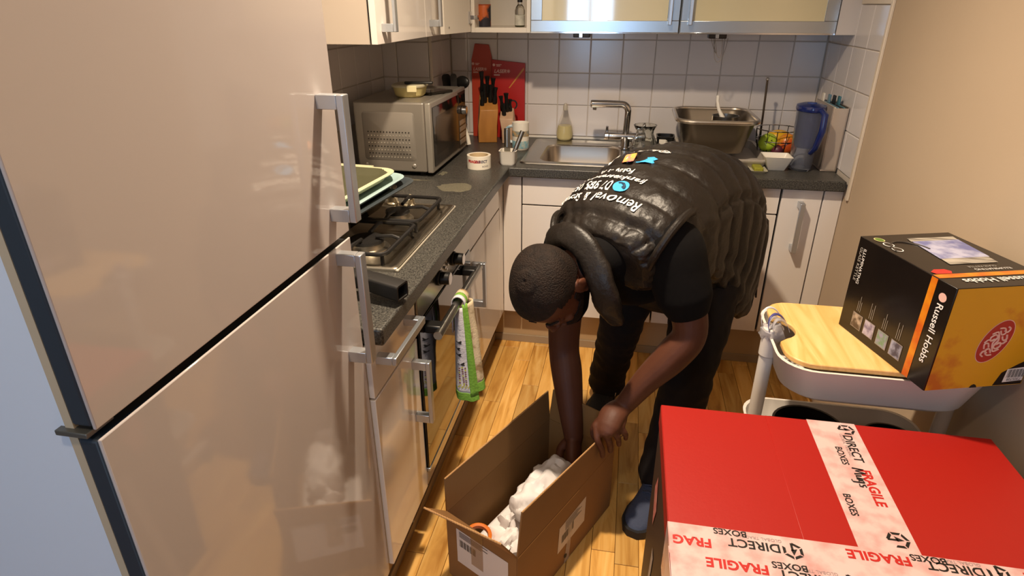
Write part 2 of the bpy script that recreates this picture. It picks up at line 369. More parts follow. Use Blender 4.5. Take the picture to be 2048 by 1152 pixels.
# ------------------------------------------------------------------ tall fridge freezer housing
fr = thing('fridge_freezer', 'tall gloss cream fridge freezer with two doors and aluminium handles', 'fridge', (.28, -2.22, 0))
FF = .56; FY0, FY1, ZG = -2.512, -1.932, 1.018
MB().box(.02, .522, FY0 + .004, FY1 - .002, .0, 1.98).build('carcass', M('white_melamine', '#d3dae4', .35), fr, bevel=.001)
gask = M('dark_rubber_gasket', '#2a333c', .5)
MB().box(.533, .5555, FY0 + .0005, FY1 - .004, .16, ZG - .008).build('door_gasket', gask, fr, bevel=.003)
MB().box(.533, .5555, FY0 + .0005, FY1 - .004, ZG + .008, 1.97).build('door_gasket', gask, fr, bevel=.003)
MB().box(.5225, .5325, FY0 + .002, FY1 - .004, .16, 1.97).build('inner_strip', M('beige_strip', '#b9a78c', .5), fr, smooth=0)
MB().box(.515, .551, FY0 - .004, FY0 + .03, ZG - .003, ZG + .003).build('hinge_plate', M('grey_hinge', '#6b6b66', .4, metal=.6), fr, bevel=.001)
du = MB().box(.556, FF, FY0, FY1, ZG + .0060, 1.97).build('fridge_door', fridge_m, fr, bevel=.0015)
dl = MB().box(.556, FF, FY0, FY1, .16, ZG - .0060).build('freezer_door', fridge_m, fr, bevel=.0015)
MB().box(.50, .512, FY0, FY1, 0, .155).build('kick_plate', plinth_m, fr, smooth=0)
d_handle(du, (FF, -1.985, 1.062), (FF, -1.985, 1.268), (1, 0, 0), wdt=.021, th=.012, stand=.034)
d_handle(dl, (FF, -1.985, .786), (FF, -1.985, 1.003), (1, 0, 0), wdt=.021, th=.012, stand=.034)

# ------------------------------------------------------------------ oven
ov = thing('built_in_oven', 'built-in black glass oven with steel control panel under the hob', 'oven', (.3, -1.396, DB - .002))
oy0, oy1 = -1.655, -1.137
oven_glass = M('black_oven_glass', '#0c0a09', .05, spec=.6, coat=.5)
MB().box(.03, FX - .022, oy0 + .003, oy1 - .003, DB + .005, DT).build('body', M('oven_body', '#33302c', .5, metal=.4), ov, smooth=0)
MB().box(FX - .02, FX + .004, oy0 + .002, oy1 - .002, .688, DT).build('control_panel', steel, ov, bevel=.002)
od = MB().box(FX - .02, FX + .006, oy0 + .002, oy1 - .002, .235, .684).build('oven_door', oven_glass, ov, bevel=.003)
MB().box(FX - .018, FX + .008, oy0 + .002, oy1 - .002, .226, .236).build('door_edge', alu, od, bevel=.001)
MB().box(FX - .02, FX - .001, oy0 + .002, oy1 - .002, DB, .223).build('lower_panel', gloss, ov, bevel=.001)
hx = .617
oh = MB().cyl((hx, -1.638, .649), (hx, -1.192, .649), .0115, 20).build('handle', steel, od)
for y in (-1.60, -1.235): MB().obox((.597, y, .652), (.045, .035, .022)).build('handle_bracket', plastic_k, oh, bevel=.004)
for y in (-1.475, -1.335):
    k = MB().cyl((FX + .004, y, .732), (FX + .012, y, .732), .021).build('knob_collar', plastic_k, ov, bevel=.002)
    MB().cyl((FX + .012, y, .732), (FX + .036, y, .732), .0175, 24, .0165).build('knob', plastic_k, k, bevel=.002)
    MB().cyl((FX + .036, y, .732), (FX + .038, y, .732), .0165, 24).build('knob_cap', chrome, k, bevel=.0008)
for dy, dz in ((0, .018), (-.013, .003), (.0, -.006), (.013, .003)): MB().cyl((FX + .004, -1.405 + dy, .735 + dz), (FX + .009, -1.405 + dy, .735 + dz), .0045, 12).build('button', chrome, ov, bevel=.001)

# ------------------------------------------------------------------ upper cabinets
UB = 1.29; UT = 1.96
def upper_back(name, label, x0, x1, open_front=False):
    u = thing(name, label, 'cabinet', ((x0 + x1) / 2, -.16, UB))
    s = MB(); t = .016
    MB().box(x0 + .0005, x0 + t, -.31, -.007, UB, UT).build('side_panel', carc, u, bevel=.0008); MB().box(x1 - t, x1 - .0005, -.31, -.007, UB, UT).build('side_panel', carc, u, bevel=.0008)
    MB().box(x0 + t, x1 - t, -.31, -.007, UB, UB + .018).build('bottom_panel', carc, u, bevel=.0008)
    MB().box(x0 + t, x1 - t, -.31, -.007, UT - .018, UT).build('top_panel', carc, u, smooth=0)
    MB().box(x0 + t, x1 - t, -.016, -.008, UB + .018, UT - .018).build('back_panel', carc, u, smooth=0)
    return u
uo = upper_back('open_cabinet', 'white wall cabinet standing open with bottle and tin on its shelf', .392, .634)
# its narrow door, swung open towards the room
ang = radians(180 + 80); dx, dy = cos(ang), sin(ang); wdoor = .238
R = Matrix(((dx, -dy, 0), (dy, dx, 0), (0, 0, 1)))
c = V((.385, -.318, 0)) + V((dx, dy, 0)) * wdoor / 2
od2 = MB().obox((c.x, c.y, (UB + UT) / 2), (wdoor, .018, UT - UB - .004), R).build('door', M('cabinet_white_door', '#e2dacd', .4), uo, bevel=.001)
hg = MB().obox((.392, -.325, 1.345), (.012, .03, .045)).obox((.405, -.300, 1.345), (.03, .022, .016)).build('hinge', chrome, uo, bevel=.002)
sc_p = V((.385, -.318, 1.30)) + V((dx, dy, 0)) * .20 + V((-dy, dx, 0)) * .0095
MB().cyl(sc_p + V((0, 0, .015)), sc_p + V((.0015, 0, .015)), .003, 10).build('screw', M('screw_grey', '#777068', .4, metal=.7), od2)
frost = M('frosted_glass', '#cfc39a', .3, spec=.6, coat=1.0, var=(2, .2, '#c6b98c')); frost.node_tree.nodes['Principled BSDF'].inputs['Coat IOR'].default_value = 1.9
frame_alu = M('door_frame_aluminium', '#b6bcc0', .26, metal=.85)
def glass_cab(name, label, x0, x1, hx_):
    u = upper_back(name, label, x0, x1)
    f = .046; d = MB()
    rings = []
    y0, y1 = -.331, -.312
    for (a, b, c_, e) in ((x0 + .002, x1 - .002, UB, UB + f), (x0 + .002, x1 - .002, UT - f, UT), (x0 + .002, x0 + f, UB + f, UT - f), (x1 - f, x1 - .002, UB + f, UT - f)): d.box(a, b, y0, y1, c_, e)
    fr_ = d.build('door_frame', frame_alu, u, bevel=.0015)
    MB().box(x0 + f - .004, x1 - f + .004, -.3275, -.322, UB + f - .004, UT - f + .004).build('glass_pane', frost, fr_, smooth=0)
    MB().box(x0 + .002, x1 - .002, -.333, -.331, UB, UB + .006).build('bottom_edge', chrome, fr_, bevel=.0006)
    d_handle(fr_, (hx_, -.331, 1.322), (hx_, -.331, 1.52), (0, -1, 0), wdt=.012, th=.008, stand=.022)
    sx = x0 + (.197 if x0 < 1 else .15)
    l = MB().box(sx - .033, sx + .033, -.27, -.21, UB - .018, UB).build('cabinet_light', M('dark_bronze', '#3a2f24', .35, metal=.7), u, bevel=.003)
    MB().box(sx - .009, sx + .004, -.274, -.268, UB - .017, UB).build('light_clip', chrome, l, bevel=.001)
    return u, sx
ga, _ = glass_cab('glass_cabinet', 'frosted glass aluminium-framed wall cabinet above the sink', .636, 1.203, 1.166)
gb, sx = glass_cab('glass_cabinet', 'frosted glass aluminium-framed wall cabinet next to the right wall', 1.205, 1.757, 1.240)
wire = M('thin_grey_cable', '#8b7f72', .5)
for k in range(3):
    p = [V((sx - .02 + .02 * k + .026 * sin(t * 2.6 + k), -.24 + .004 * k, UB - .018 - .055 * (1 - abs(2 * t - 1) ** 2) * (1 + .3 * k))) for t in [i / 12 for i in range(13)]]
    MB().tube(p, .0011, 6).build('loose_cable', wire, gb)
MB().box(1.759, XR - .002, -.325, -.30, UB, UT).build('end_filler', M('filler_grey_white', '#cfc7c0', .35), gb, bevel=.001)
# left wall uppers
def upper_left(name, label, y0, y1, doors):
    u = thing(name, label, 'cabinet', (.16, (y0 + y1) / 2, UB)); XF = .33
    MB().box(.007, XF - .024, y0, y1, UB, UT).build('body', M('taupe_cabinet_side', '#b6a99b', .4), u, bevel=.001)
    MB().box(XF - .024, XF - .019, y0 + .004, y1, UB + .003, UT).build('door_edge_shade', black_gap, u, smooth=0)  # near-black strip paints the shade behind the door edge
    ds = []
    for (a, b, hy) in doors:
        d = MB().box(XF - .019, XF, a + .0015, b - .0015, UB, UT).build('door', gloss, u, bevel=.0012); ds.append(d)
        d_handle(d, (XF, hy, 1.322), (XF, hy, 1.52), (1, 0, 0))
    return u
upper_left('wall_cabinet', 'gloss cream wall cabinet above the microwave', -1.152, -.704, [(-1.152, -.704, -1.105)])
upper_left('wall_cabinet', 'narrow gloss cream wall cabinet in the corner beside the open door', -.703, -.335, [(-.703, -.335, -.655)])
# ------------------------------------------------------------------ sink and tap
def rr3(cx, cy, w_, h_, r, z, n=6): return [V((x, y, z)) for x, y in rrect(cx, cy, w_, h_, r, n)]
sk = thing('sink', 'inset stainless steel sink with a single rounded bowl', 'sink', (.87, -.28, WT))
mb = MB(); ox, oy = .868, -.285
mb.loft([rr3(ox, oy, .484, .496, .03, WT + .0005), rr3(ox, oy, .478, .490, .03, WT + .004), rr3(ox, oy, .440, .452, .03, WT + .0045), rr3(ox, oy, .430, .442, .03, WT + .0015), rr3(.858, -.31, .325, .345, .06, WT + .001)], cap=False)
mb.build('rim', steel, sk, bevel=0, smooth=40)
b_ = MB().loft([rr3(.858, -.31, .325, .345, .06, WT + .001), rr3(.858, -.31, .312, .312, .055, WT - .004), rr3(.858, -.31, .300, .300, .05, WT - .11), rr3(.858, -.31, .25, .25, .05, WT - .135), rr3(.858, -.31, .06, .06, .02, WT - .138)], cap=False)
b_.f.append(tuple(range(len(b_.v) - 28, len(b_.v)))); bw = b_.build('bowl', M('satin_steel', '#b8ada0', .33, metal=1.), sk, smooth=60)
MB().lathe([(.034, 0), (.034, .003), (.026, .004), (.02, .001)], (.858, -.31, WT - .138)).build('drain', chrome, bw)
tp = thing('tap', 'chrome mixer tap with angled swan spout behind the sink', 'tap', (1.035, -.19, WT + .004))
MB().lathe([(.027, 0), (.027, .006), (.02, .009), (.019, .05)], (1.035, -.19, WT + .005)).build('tap_base', chrome, tp)
MB().cyl((.965, -.19, WT + .055), (1.1, -.19, WT + .055), .0165, 24).build('valve_body', chrome, tp, bevel=.002)
for s_, x in ((-1, .965), (1, 1.1)):
    lv = MB().cyl((x, -.19, WT + .055), (x + s_ * .02, -.19, WT + .055), .018, 24).build('lever', chrome, tp, bevel=.003)
    MB().obox((x + s_ * .010, -.19, WT + .082), (.012, .012, .03)).build('lever_arm', chrome, lv, bevel=.003)
sp = [(1.035, -.19, WT + .06), (1.037, -.19, WT + .12), (1.038, -.19, WT + .158)] + [tuple(p) for p in arc((1.010, -.19, WT + .160), .028, 0, 90, 6, (1, 0, 0), (0, 0, 1))] + [(.95, -.192, WT + .189), (.885, -.194, WT + .188)]
MB().tube(sp, [.014] * 3 + [.0145] * 7 + [.0155, .0165], 18).build('spout', chrome, tp)
MB().lathe([(.0165, 0), (.015, .005), (.008, .008)], (.885, -.194, WT + .188), 18, (-1, 0, 0)).build('spout_end', chrome, tp)
MB().cyl((.897, -.194, WT + .178), (.897, -.194, WT + .163), .0085, 16).build('aerator', chrome, tp, bevel=.001)

# ------------------------------------------------------------------ things around the sink
clear = M('clear_glass', '#f2f4f2', .03, trans=1., ior=1.45)
clearp = M('clear_plastic', '#eeeae0', .08, trans=1., ior=1.3)
bt = thing('soap_bottle', 'teardrop washing-up liquid bottle half full beside the wall', 'bottle', (.757, -.045, WT))
bp_ = [(.002, 0), (.030, .002), (.037, .012), (.0385, .03), (.035, .058), (.027, .088), (.018, .112), (.0125, .128), (.0115, .136)]
MB().lathe(bp_, (.757, -.045, WT), 28).build('bottle_body', M('soap_bottle_film', '#e8e2d4', .06, trans=.95, ior=1.03, alpha=.45), bt)
MB().lathe([(.002, .003), (.027, .004), (.0345, .012), (.0365, .03), (.0335, .055), (.030, .068), (.001, .068)], (.757, -.045, WT), 28).build('liquid', M('pale_soap', '#d8cb94', .2), bt)
MB().lathe([(.0105, 0), (.0105, .016), (.009, .024), (.006, .030)], (.757, -.045, WT + .135), 18).build('cap', M('cap_clear', '#cfc6b4', .25, trans=.4), bt, bevel=.001)
mg = thing('mug', 'white mug with blue and red pattern behind the sponge pot', 'mug', (.590, -.275, WT))
mp = [(.030, 0), (.034, .004), (.036, .012), (.036, .112), (.0365, .116), (.0345, .116), (.033, .11), (.032, .01), (.002, .008)]
MB().lathe(mp, (.590, -.275, WT), 32).build('mug_body', plastic_w, mg)
MB().lathe([(.0364, 0), (.0366, .001), (.0366, .030), (.0364, .031)], (.590, -.275, WT + .010), 32, cap=False).build('blue_band', M('blue_glaze', '#6fa3b5', .2, var=(60, .6, '#d9c8a8')), mg)
MB().lathe([(.0364, 0), (.0366, .001), (.0366, .022), (.0364, .023)], (.590, -.275, WT + .060), 32, cap=False).build('patterned_band', M('mixed_glaze', '#c9a26a', .2, var=(70, .8, '#4c7f90')), mg)
MB().tube(arc((.556, -.280, WT + .066), .034, 80, 280, 14, (.98, -.15, 0), (0, 0, 1)), .0065, 10).build('mug_handle', M('blue_white_glaze', '#dfe3e2', .2, var=(45, .9, '#6f9fb4')), mg)
pot = thing('sponge_pot', 'small square white pot at the front corner of the sink', 'pot', (.588, -.545, WT))
mb = MB(); rings = [rr3(.588, -.545, .052, .052, .012, WT), rr3(.588, -.545, .060, .060, .014, WT + .008), rr3(.588, -.545, .066, .066, .015, WT + .052), rr3(.588, -.545, .070, .070, .016, WT + .055), rr3(.588, -.545, .062, .062, .013, WT + .055), rr3(.588, -.545, .056, .056, .012, WT + .01)]
mb.loft(rings).build('pot_body', plastic_w, pot)
def stick(name, label, a, b, r, mats):
    a, b = V(a), V(b); d = b - a; t = thing(name, label, 'utensil', a)
    MB().cyl(a, a + d * .42, r * 1.05, 18).build('clear_sleeve', mats[0], t, bevel=.001)
    MB().cyl(a + d * .42, b, r, 18).build('steel_handle', steel, t, bevel=.0015); return t
stick('metal_grinder', 'upright steel-topped grinder standing in the white pot', (.583, -.540, WT + .011), (.580, -.528, WT + .135), .012, (clearp,))
stick('metal_brush', 'steel-handled brush leaning out of the white pot to the right', (.598, -.55, WT + .011), (.640, -.52, WT + .125), .009, (M('brush_steel', '#8f8a84', .3, metal=.9),))
MB().ball((.578, -.556, WT + .040), .016, 12, 8, (1, .8, .9)).build('x', paper_w) if False else None

# packing tape roll
tr_ = thing('tape_roll', 'roll of white printed packing tape standing on the worktop', 'tape roll', (.487, -.622, WT))
MB().lathe([(.0375, 0), (.046, 0), (.046, .050), (.0375, .050), (.0375, 0)], (.487, -.622, WT), 44, cap=False).build('tape', M('cream_tape', '#e6dfd0', .3), tr_, bevel=.0006)
MB().lathe([(.035, .001), (.0374, .001), (.0374, .049), (.035, .049), (.035, .001)], (.487, -.622, WT), 40, cap=False).build('card_core', M('card_core', '#c8b08a', .7), tr_)
def wrap_text(mb, s, c, r, ang0, z, size, **k):
    vs, fs = text_data(s, size, **k); mb.add([V((c[0] + r * cos(ang0 + p.x / r), c[1] + r * sin(ang0 + p.x / r), z + p.y)) for p in vs], fs)
mb = MB(); wrap_text(mb, 'FRAGILE', (.487, -.622), .0463, radians(-135), WT + .027, .014, bold=.0008); mb.build('red_lettering', ink_r, tr_, smooth=0)
mb = MB(); wrap_text(mb, 'DIRECT', (.487, -.622), .0463, radians(-93), WT + .027, .014, bold=.0006); wrap_text(mb, 'BOXES', (.487, -.622), .0463, radians(-62), WT + .010, .009); mb.build('grey_lettering', M('grey_print', '#5b5866', .5), tr_, smooth=0)

# ------------------------------------------------------------------ corner: red boxes, knife blocks, utensils
def laser_box(name, label, pts, y0, y1, col, tx, tz, ts):
    t = thing(name, label, 'box', (sum(p[0] for p in pts) / len(pts), (y0 + y1) / 2, WT))
    Mx = Matrix(((1, 0, 0, 0), (0, 0, 1, 0), (0, 1, 0, 0), (0, 0, 0, 1)))
    MB().prism(pts, y0, y1, Mx).build('carton', col, t, bevel=.001)
    mb = MB(); flat_text(mb, 'LASER', (tx, y0 - .0006, tz), (1, 0, 0), (0, 0, 1), ts, shear=.25, bold=.0006)
    sx_ = tx + ts * 2.95
    for k in range(4): a = pi * k / 4; mb.obox((sx_ + ts * .25, y0 - .0005, tz + ts * .35), (ts * .8, .0004, ts * .1), Matrix.Rotation(a, 3, 'Y'))
    mb.box(tx, tx + ts * 1.3, y0 - .0006, y0 - .0002, tz - ts * .6, tz - ts * .3); mb.box(tx + .01, tx + ts * 1.7, y0 - .0006, y0 - .0002, tz + ts * 1.6, tz + ts * 1.75); mb.box(tx + .012, tx + ts * 1.4, y0 - .0006, y0 - .0002, tz + ts * 1.3, tz + ts * 1.5)
    mb.lathe([(.006, -.0006), (.006, 0)], (tx, y0, tz + ts * 1.6), 12, (0, 1, 0)); mb.build('lettering', M('pale_pink_print', '#e3b6ab', .5), t, smooth=0)
    return t
laser_box('knife_set_box', 'tall orange-red knife set carton with pointed top against tiles', [(.318, WT), (.412, WT), (.412, 1.175), (.398, 1.228), (.335, 1.232), (.318, 1.165)], -.022, -.009, M('orange_red_card', '#b8402a', .4), .325, 1.118, .018)
lb2 = laser_box('knife_set_box', 'wider crimson knife set carton with gold line against tiles', [(.414, WT), (.566, WT), (.566, 1.152), (.414, 1.166)], -.03, -.011, M('crimson_card', '#b0231f', .4), .424, 1.110, .021)
MB().add([(.561, -.0306, 1.135), (.563, -.0306, 1.125), (.497, -.0306, 1.045), (.492, -.0306, 1.045)], [(0, 1, 2, 3)]).build('gold_line', M('gold_print', '#c98a3a', .4), lb2, smooth=0)
blockwood = M('honey_wood_block', '#b57d3c', .45, var=(30, .5, '#94602a'), stretch=(1, 1, .15))
paleblock = M('pale_wood_block', '#c2a184', .5, var=(30, .4, '#a98567'), stretch=(1, 1, .15))
def knife_block(name, label, c, w_, d_, h_, mat, knives, lean, rz):
    t = thing(name, label, 'knife block', (c[0], c[1], WT), rz)
    rings = [[V((x, y, 0)) for x, y in ((-w_ / 2, -d_ / 2), (w_ / 2, -d_ / 2), (w_ / 2, d_ / 2), (-w_ / 2, d_ / 2))],
             [V((x, y - .01, h_ * .45)) for x, y in ((-w_ / 2, -d_ / 2), (w_ / 2, -d_ / 2), (w_ / 2, d_ / 2), (-w_ / 2, d_ / 2))],
             [V((x + lean, y, h_ + (y * .55))) for x, y in ((-w_ / 2 * .96, -d_ / 2), (w_ / 2 * .96, -d_ / 2), (w_ / 2 * .96, d_ / 2), (-w_ / 2 * .96, d_ / 2))]]
    MB().loft(rings).build('block', mat, t, bevel=.003, local=True)
    for (x, y, L_, r_, tx) in knives:
        b = V((x + lean, y, h_ + y * .55 - .004)); d = V((lean * .6 + tx, -.18, .55)).normalized(); s = d.cross(V((0, 1, 0))).normalized()
        mb = MB(); rg = []
        for k in range(7):
            q = k / 6; ww = r_ * (1 + .25 * sin(q * pi * 2.2)); rg.append([b + d * L_ * q + s * ww * cos(a) + d.cross(s) * ww * .55 * sin(a) for a in [2 * pi * i / 10 for i in range(10)]])
        mb.loft(rg).build('knife_handle', plastic_k, t, local=True)
    return t
knife_block('knife_block', 'tall honey-coloured wooden knife block full of black-handled knives', (.408, -.115), .085, .10, .172, blockwood,
            [(-.025, .03, .125, .0095, -.03), (-.005, .035, .10, .010, 0), (.018, .03, .095, .010, .02), (-.018, -.002, .09, .0095, -.02), (.008, 0, .085, .009, .01), (.026, -.01, .08, .009, .03), (-.03, -.02, .07, .008, 0)], .008, .25)
kb2 = knife_block('knife_block', 'small pale wooden knife block with black handles behind the mug', (.514, -.13), .062, .07, .128, paleblock,
            [(-.018, .015, .075, .009, -.05), (0, .012, .09, .010, .0), (.014, .015, .06, .008, .02), (-.01, -.012, .06, .008, -.03)], -.012, .1)
MB().tube(arc((.529, -.125, WT + .165), .018, -60, 240, 14, (1, 0, 0), (0, .2, 1)), .0035, 8).build('scissor_loop', plastic_k, kb2)
# utensil rack
ur = thing('utensil_rack', 'chrome wire utensil rack standing behind the microwave', 'rack', (.300, -.235, WT))
blackwire = M('black_wire', '#262422', .3, metal=.6)
mb = MB()
for z in (.004, .045, .09, .135, .168): mb.tube([(.300 + .042 * cos(a), -.235 + .042 * sin(a), WT + z) for a in [2 * pi * i / 24 for i in range(24)]], .002, 6, closed=True)
mb.build('wire_rings', chrome, ur); mb = MB()
for i in range(8): a = 2 * pi * i / 8; mb.cyl((.300 + .042 * cos(a), -.235 + .042 * sin(a), WT + .002), (.300 + .042 * cos(a), -.235 + .042 * sin(a), WT + .17), .0018, 6)
mb.build('wire_uprights', blackwire, ur)
def utensil(name, label, a, b, head):
    a, b = V(a), V(b); t = thing(name, label, 'utensil', a); MB().tube([a, a.lerp(b, .5), b], [.006, .005, .006], 8).build('handle', plastic_k, t); d = (b - a).normalized(); s, u, _d = frame_from(d)
    R_ = Matrix((s, u, d)).transposed()
    if head == 'ladle':
        mb = MB(); mb.ball(b + d * .02, .036, 18, 10, (1, .35, .75), R_); mb.build('ladle_bowl', plastic_k, t)
    else:
        mb = MB(); o_ = rrect(0, .03, .048, .07, .016, 4); mb.prism(o_, -.002, .002, Matrix.Translation(b) @ Matrix((s, d, u)).transposed().to_4x4()); mb.build('blade', plastic_k, t, bevel=.001)
    return t
utensil('ladle', 'black nylon ladle with round bowl sticking out of the wire rack', (.308, -.23, WT + .01), (.318, -.20, 1.065), 'ladle')
utensil('spatula', 'black nylon spatula leaning left in the wire rack', (.295, -.24, WT + .01), (.258, -.215, 1.055), 'blade')
utensil('serving_spoon', 'thin black serving spoon pointing up beside the ladle', (.29, -.222, WT + .01), (.279, -.20, 1.05), 'blade').scale = (.6, .6, 1.02)
bh = thing('dish_brush', 'white-handled dish brush hanging on the wire rack', 'brush', (.348, -.262, WT + .02))
MB().tube([(.338, -.275, WT + .13), (.346, -.275, WT + .08), (.356, -.278, WT + .045), (.362, -.282, WT + .014)], [.006, .007, .0085, .009], 10).build('brush_handle', plastic_w, bh)
MB().lathe([(.012, 0), (.015, .006), (.015, .022), (.011, .03)], (.333, -.272, WT + .125), 14, (-.15, .05, 1)).build('brush_head', plastic_k, bh)

# ------------------------------------------------------------------ microwave
mw = thing('microwave', 'silver microwave oven with perforated side facing the fridge', 'microwave', (.215, -.553, WT))
silver = M('silver_painted_steel', '#9b948a', .35, metal=.55, spec=.5)
silver_l = M('silver_trim', '#b7b1a7', .3, metal=.65)
mx0, mx1, my0, my1, mz0, mz1 = .072, .335, -.798, -.312, WT + .016, WT + .262
MB().box(mx0, mx1, my0, my1, mz0, mz1).build('case', silver, mw, bevel=.006, seg=3)
MB().box(mx1 + .0012, mx1 + .024, my0, my1, mz0 - .002, mz1).build('front_frame', silver_l, mw, bevel=.005, seg=3)
gl = M('microwave_dark_glass', '#16130f', .06, spec=.6, coat=.4)
md_ = MB().box(mx1 + .0235, mx1 + .0262, my0 + .02, my1 - .125, mz0 + .018, mz1 - .018).build('door_glass', gl, mw, bevel=.001)
MB().box(mx1 + .026, mx1 + .0266, my0 + .055, my1 - .16, mz0 + .055, mz1 - .055).build('door_mesh', M('door_mesh_dark', '#221e1a', .12, spec=.5), md_, smooth=0)
cp = MB().box(mx1 + .0235, mx1 + .0258, my1 - .120, my1 - .008, mz0 + .012, mz1 - .012).build('control_strip', M('control_strip', '#3a3027', .25, metal=.3), mw, bevel=.001)
MB().box(mx1 + .0255, mx1 + .0264, my1 - .110, my1 - .018, mz1 - .060, mz1 - .025).build('display', gl, cp, smooth=0)
for k in range(4): MB().box(mx1 + .0255, mx1 + .0270, my1 - .108, my1 - .02, mz0 + .025 + k * .026, mz0 + .044 + k * .026).build('button', silver_l, cp, bevel=.001)
MB().cyl((mx1 + .0255, my1 - .064, mz0 + .160), (mx1 + .046, my1 - .064, mz0 + .160), .018, 20, .016).build('dial', chrome, cp, bevel=.002)
for (fx, fy) in ((mx0 + .03, my0 + .04), (mx1 - .03, my0 + .04), (mx0 + .03, my1 - .04), (mx1 - .03, my1 - .04)): MB().cyl((fx, fy, WT), (fx, fy, mz0 + .001), .012, 14).build('foot', plastic_k, mw)
# raised frame, perforations and the two screws on the side
pan_ = MB(); mpn = Matrix(((1, 0, 0, 0), (0, 0, 1, 0), (0, 1, 0, 0), (0, 0, 0, 1)))
o_ = rrect(.20, .962, .196, .172, .012, 4); i_ = rrect(.20, .962, .190, .166, .011, 4)
pan_.loft([[V((x, my0 - .0002, z)) for x, z in o_], [V((x, my0 - .0016, z)) for x, z in i_]]); sp_ = pan_.build('side_panel', silver, mw, smooth=30)
holes = MB(); dim = MB()
for r in range(8):
    for k in range(14):
        cxh, czh = .122 + k * .0118, .978 - r * .0128
        (holes if r % 2 == 0 else dim).lathe([(.0027, 0), (.0025, .0012)], (cxh, my0 - .0016, czh), 8, (0, -1, 0))
h_ = holes.build('vent_holes', M('vent_dark', '#2a2520', .6), sp_, smooth=0); h_['kind'] = 'stuff'
h_ = dim.build('vent_dimples', M('vent_bright', '#d8d2c4', .25, metal=.7), sp_); h_['kind'] = 'stuff'
for x in (.106, .288): MB().ball((x, my0 - .001, .859), .0085, 14, 8, (1, .45, 1)).build('screw_head', silver_l, mw)
# things on the microwave
ct = thing('food_container', 'round pale yellow food container with clip lid on the microwave', 'container', (.235, -.640, mz1))
cr = lambda r, z: rr3(.235, -.640, 2 * r, 2 * r, r * .72, z, 6)
MB().loft([cr(.044, mz1 + .0005), cr(.052, mz1 + .008), cr(.058, mz1 + .034), cr(.0595, mz1 + .036)]).build('tub', M('pale_yellow_plastic', '#d8c98a', .35, trans=.25), ct, bevel=.001)
lid = MB().loft([cr(.062, mz1 + .036), cr(.063, mz1 + .042), cr(.058, mz1 + .046)]).build('lid', M('clear_lid', '#d9d0b0', .3, trans=.35), ct, bevel=.001)
MB().obox((.262, -.7005, mz1 + .033), (.036, .005, .022), Matrix.Rotation(.15, 3, 'Z')).build('clip', M('clip_cream', '#e0d6a8', .4), lid, bevel=.004, seg=3)
pen = MB().obox((.275, -.655, mz1 + .0505), (.105, .016, .008), Matrix.Rotation(.15, 3, 'Z')).build('peeler_handle', plastic_k, bevel=.003); tag(recenter(pen), 'black handled knife lying across the yellow container lid', 'knife')
ph = thing('phone', 'dark mobile phone lying flat on top of the microwave', 'phone', (.30, -.545, mz1))
Rz = Matrix.Rotation(radians(-28), 3, 'Z')
pb = MB().obox((.300, -.545, mz1 + .0055), (.072, .13, .009), Rz).build('phone_body', M('phone_dark', '#241f1a', .3, metal=.2), ph, bevel=.004, seg=3)
MB().obox((.300, -.545, mz1 + .0103), (.066, .122, .0006), Rz).build('screen', gl, pb, smooth=0)
# ------------------------------------------------------------------ hob with pans
hb = thing('gas_hob', 'stainless steel four-burner gas hob set in the left worktop', 'hob', (.295, -1.396, WT))
hobsteel = M('hob_steel', '#b0a899', .3, metal=1., bump=(30, .04))
rr_ = lambda w_, d_, z: rr3(.296, -1.396, w_, d_, .012, z, 4)
MB().loft([rr_(.476, .516, WT), rr_(.474, .514, WT + .007), rr_(.468, .508, WT + .010), rr_(.430, .470, WT + .009), rr_(.424, .464, WT + .005)]).build('hob_plate', hobsteel, hb, smooth=50)
MB().box(.527, .5345, -1.654, -1.138, WT + .0003, WT + .007).build('front_lip', M('pale_lip', '#cfc8b8', .4, metal=.3), hb, bevel=.002)
castiron = M('black_cast_iron', '#181615', .45, bump=(80, .1))
for (x, y, r) in ((.405, -1.525, .043), (.400, -1.285, .034), (.20, -1.525, .034), (.20, -1.285, .048)):
    bn = MB().lathe([(r * 1.35, 0), (r * 1.3, .004), (r * 1.05, .006), (r, .016), (r * .98, .018)], (x, y, WT + .005), 28).build('burner_ring', hobsteel, hb)
    MB().lathe([(r * 1.02, .018), (r * 1.05, .021), (r * 1.0, .027), (r * .5, .029)], (x, y, WT + .005), 28).build('burner_cap', castiron, bn)
for (y0, y1) in ((-1.648, -1.412), (-1.402, -1.165)):
    zt = WT + .038; g = MB(); r = .0055
    loop = [(x, y, zt) for x, y in rrect(.298, (y0 + y1) / 2, .404, y1 - y0 - .01, .02, 3)]; g.tube(loop, r, 8, closed=True); gr = g.build('pan_support', castiron, hb)
    for x in (.405, .20):
        yc = (y0 + y1) / 2
        for (dx_, dy_) in ((0, 1), (0, -1), (1 if x > .3 else -1, 0)):
            far = (y1 - .008 - yc) if dx_ == 0 else .09
            a = V((x + dx_ * far, yc + dy_ * far, zt)); b = V((x + dx_ * .028, yc + dy_ * .028, zt + .002)); MB().tube([a, a.lerp(b, .3) + V((0, 0, .006)), b], .005, 8).build('support_finger', castiron, gr)
    for x in (.105, .49):
        for y in (y0 + .012, y1 - .012): MB().cyl((x, y, WT + .006), (x, y, zt), .005, 8).build('support_leg', castiron, gr)
for (x, y) in ((.335, -1.152), (.392, -1.160), (.22, -1.155), (.278, -1.153)):
    k = MB().lathe([(.019, 0), (.019, .003), (.0165, .006), (.0155, .020), (.013, .023)], (x, y, WT + .008), 22).build('hob_knob', M('cream_metal_knob', '#c8bca2', .3, metal=.5), hb)
    MB().obox((x, y, WT + .034), (.007, .030, .010)).build('knob_grip', MATS['cream_metal_knob'], k, bevel=.002)

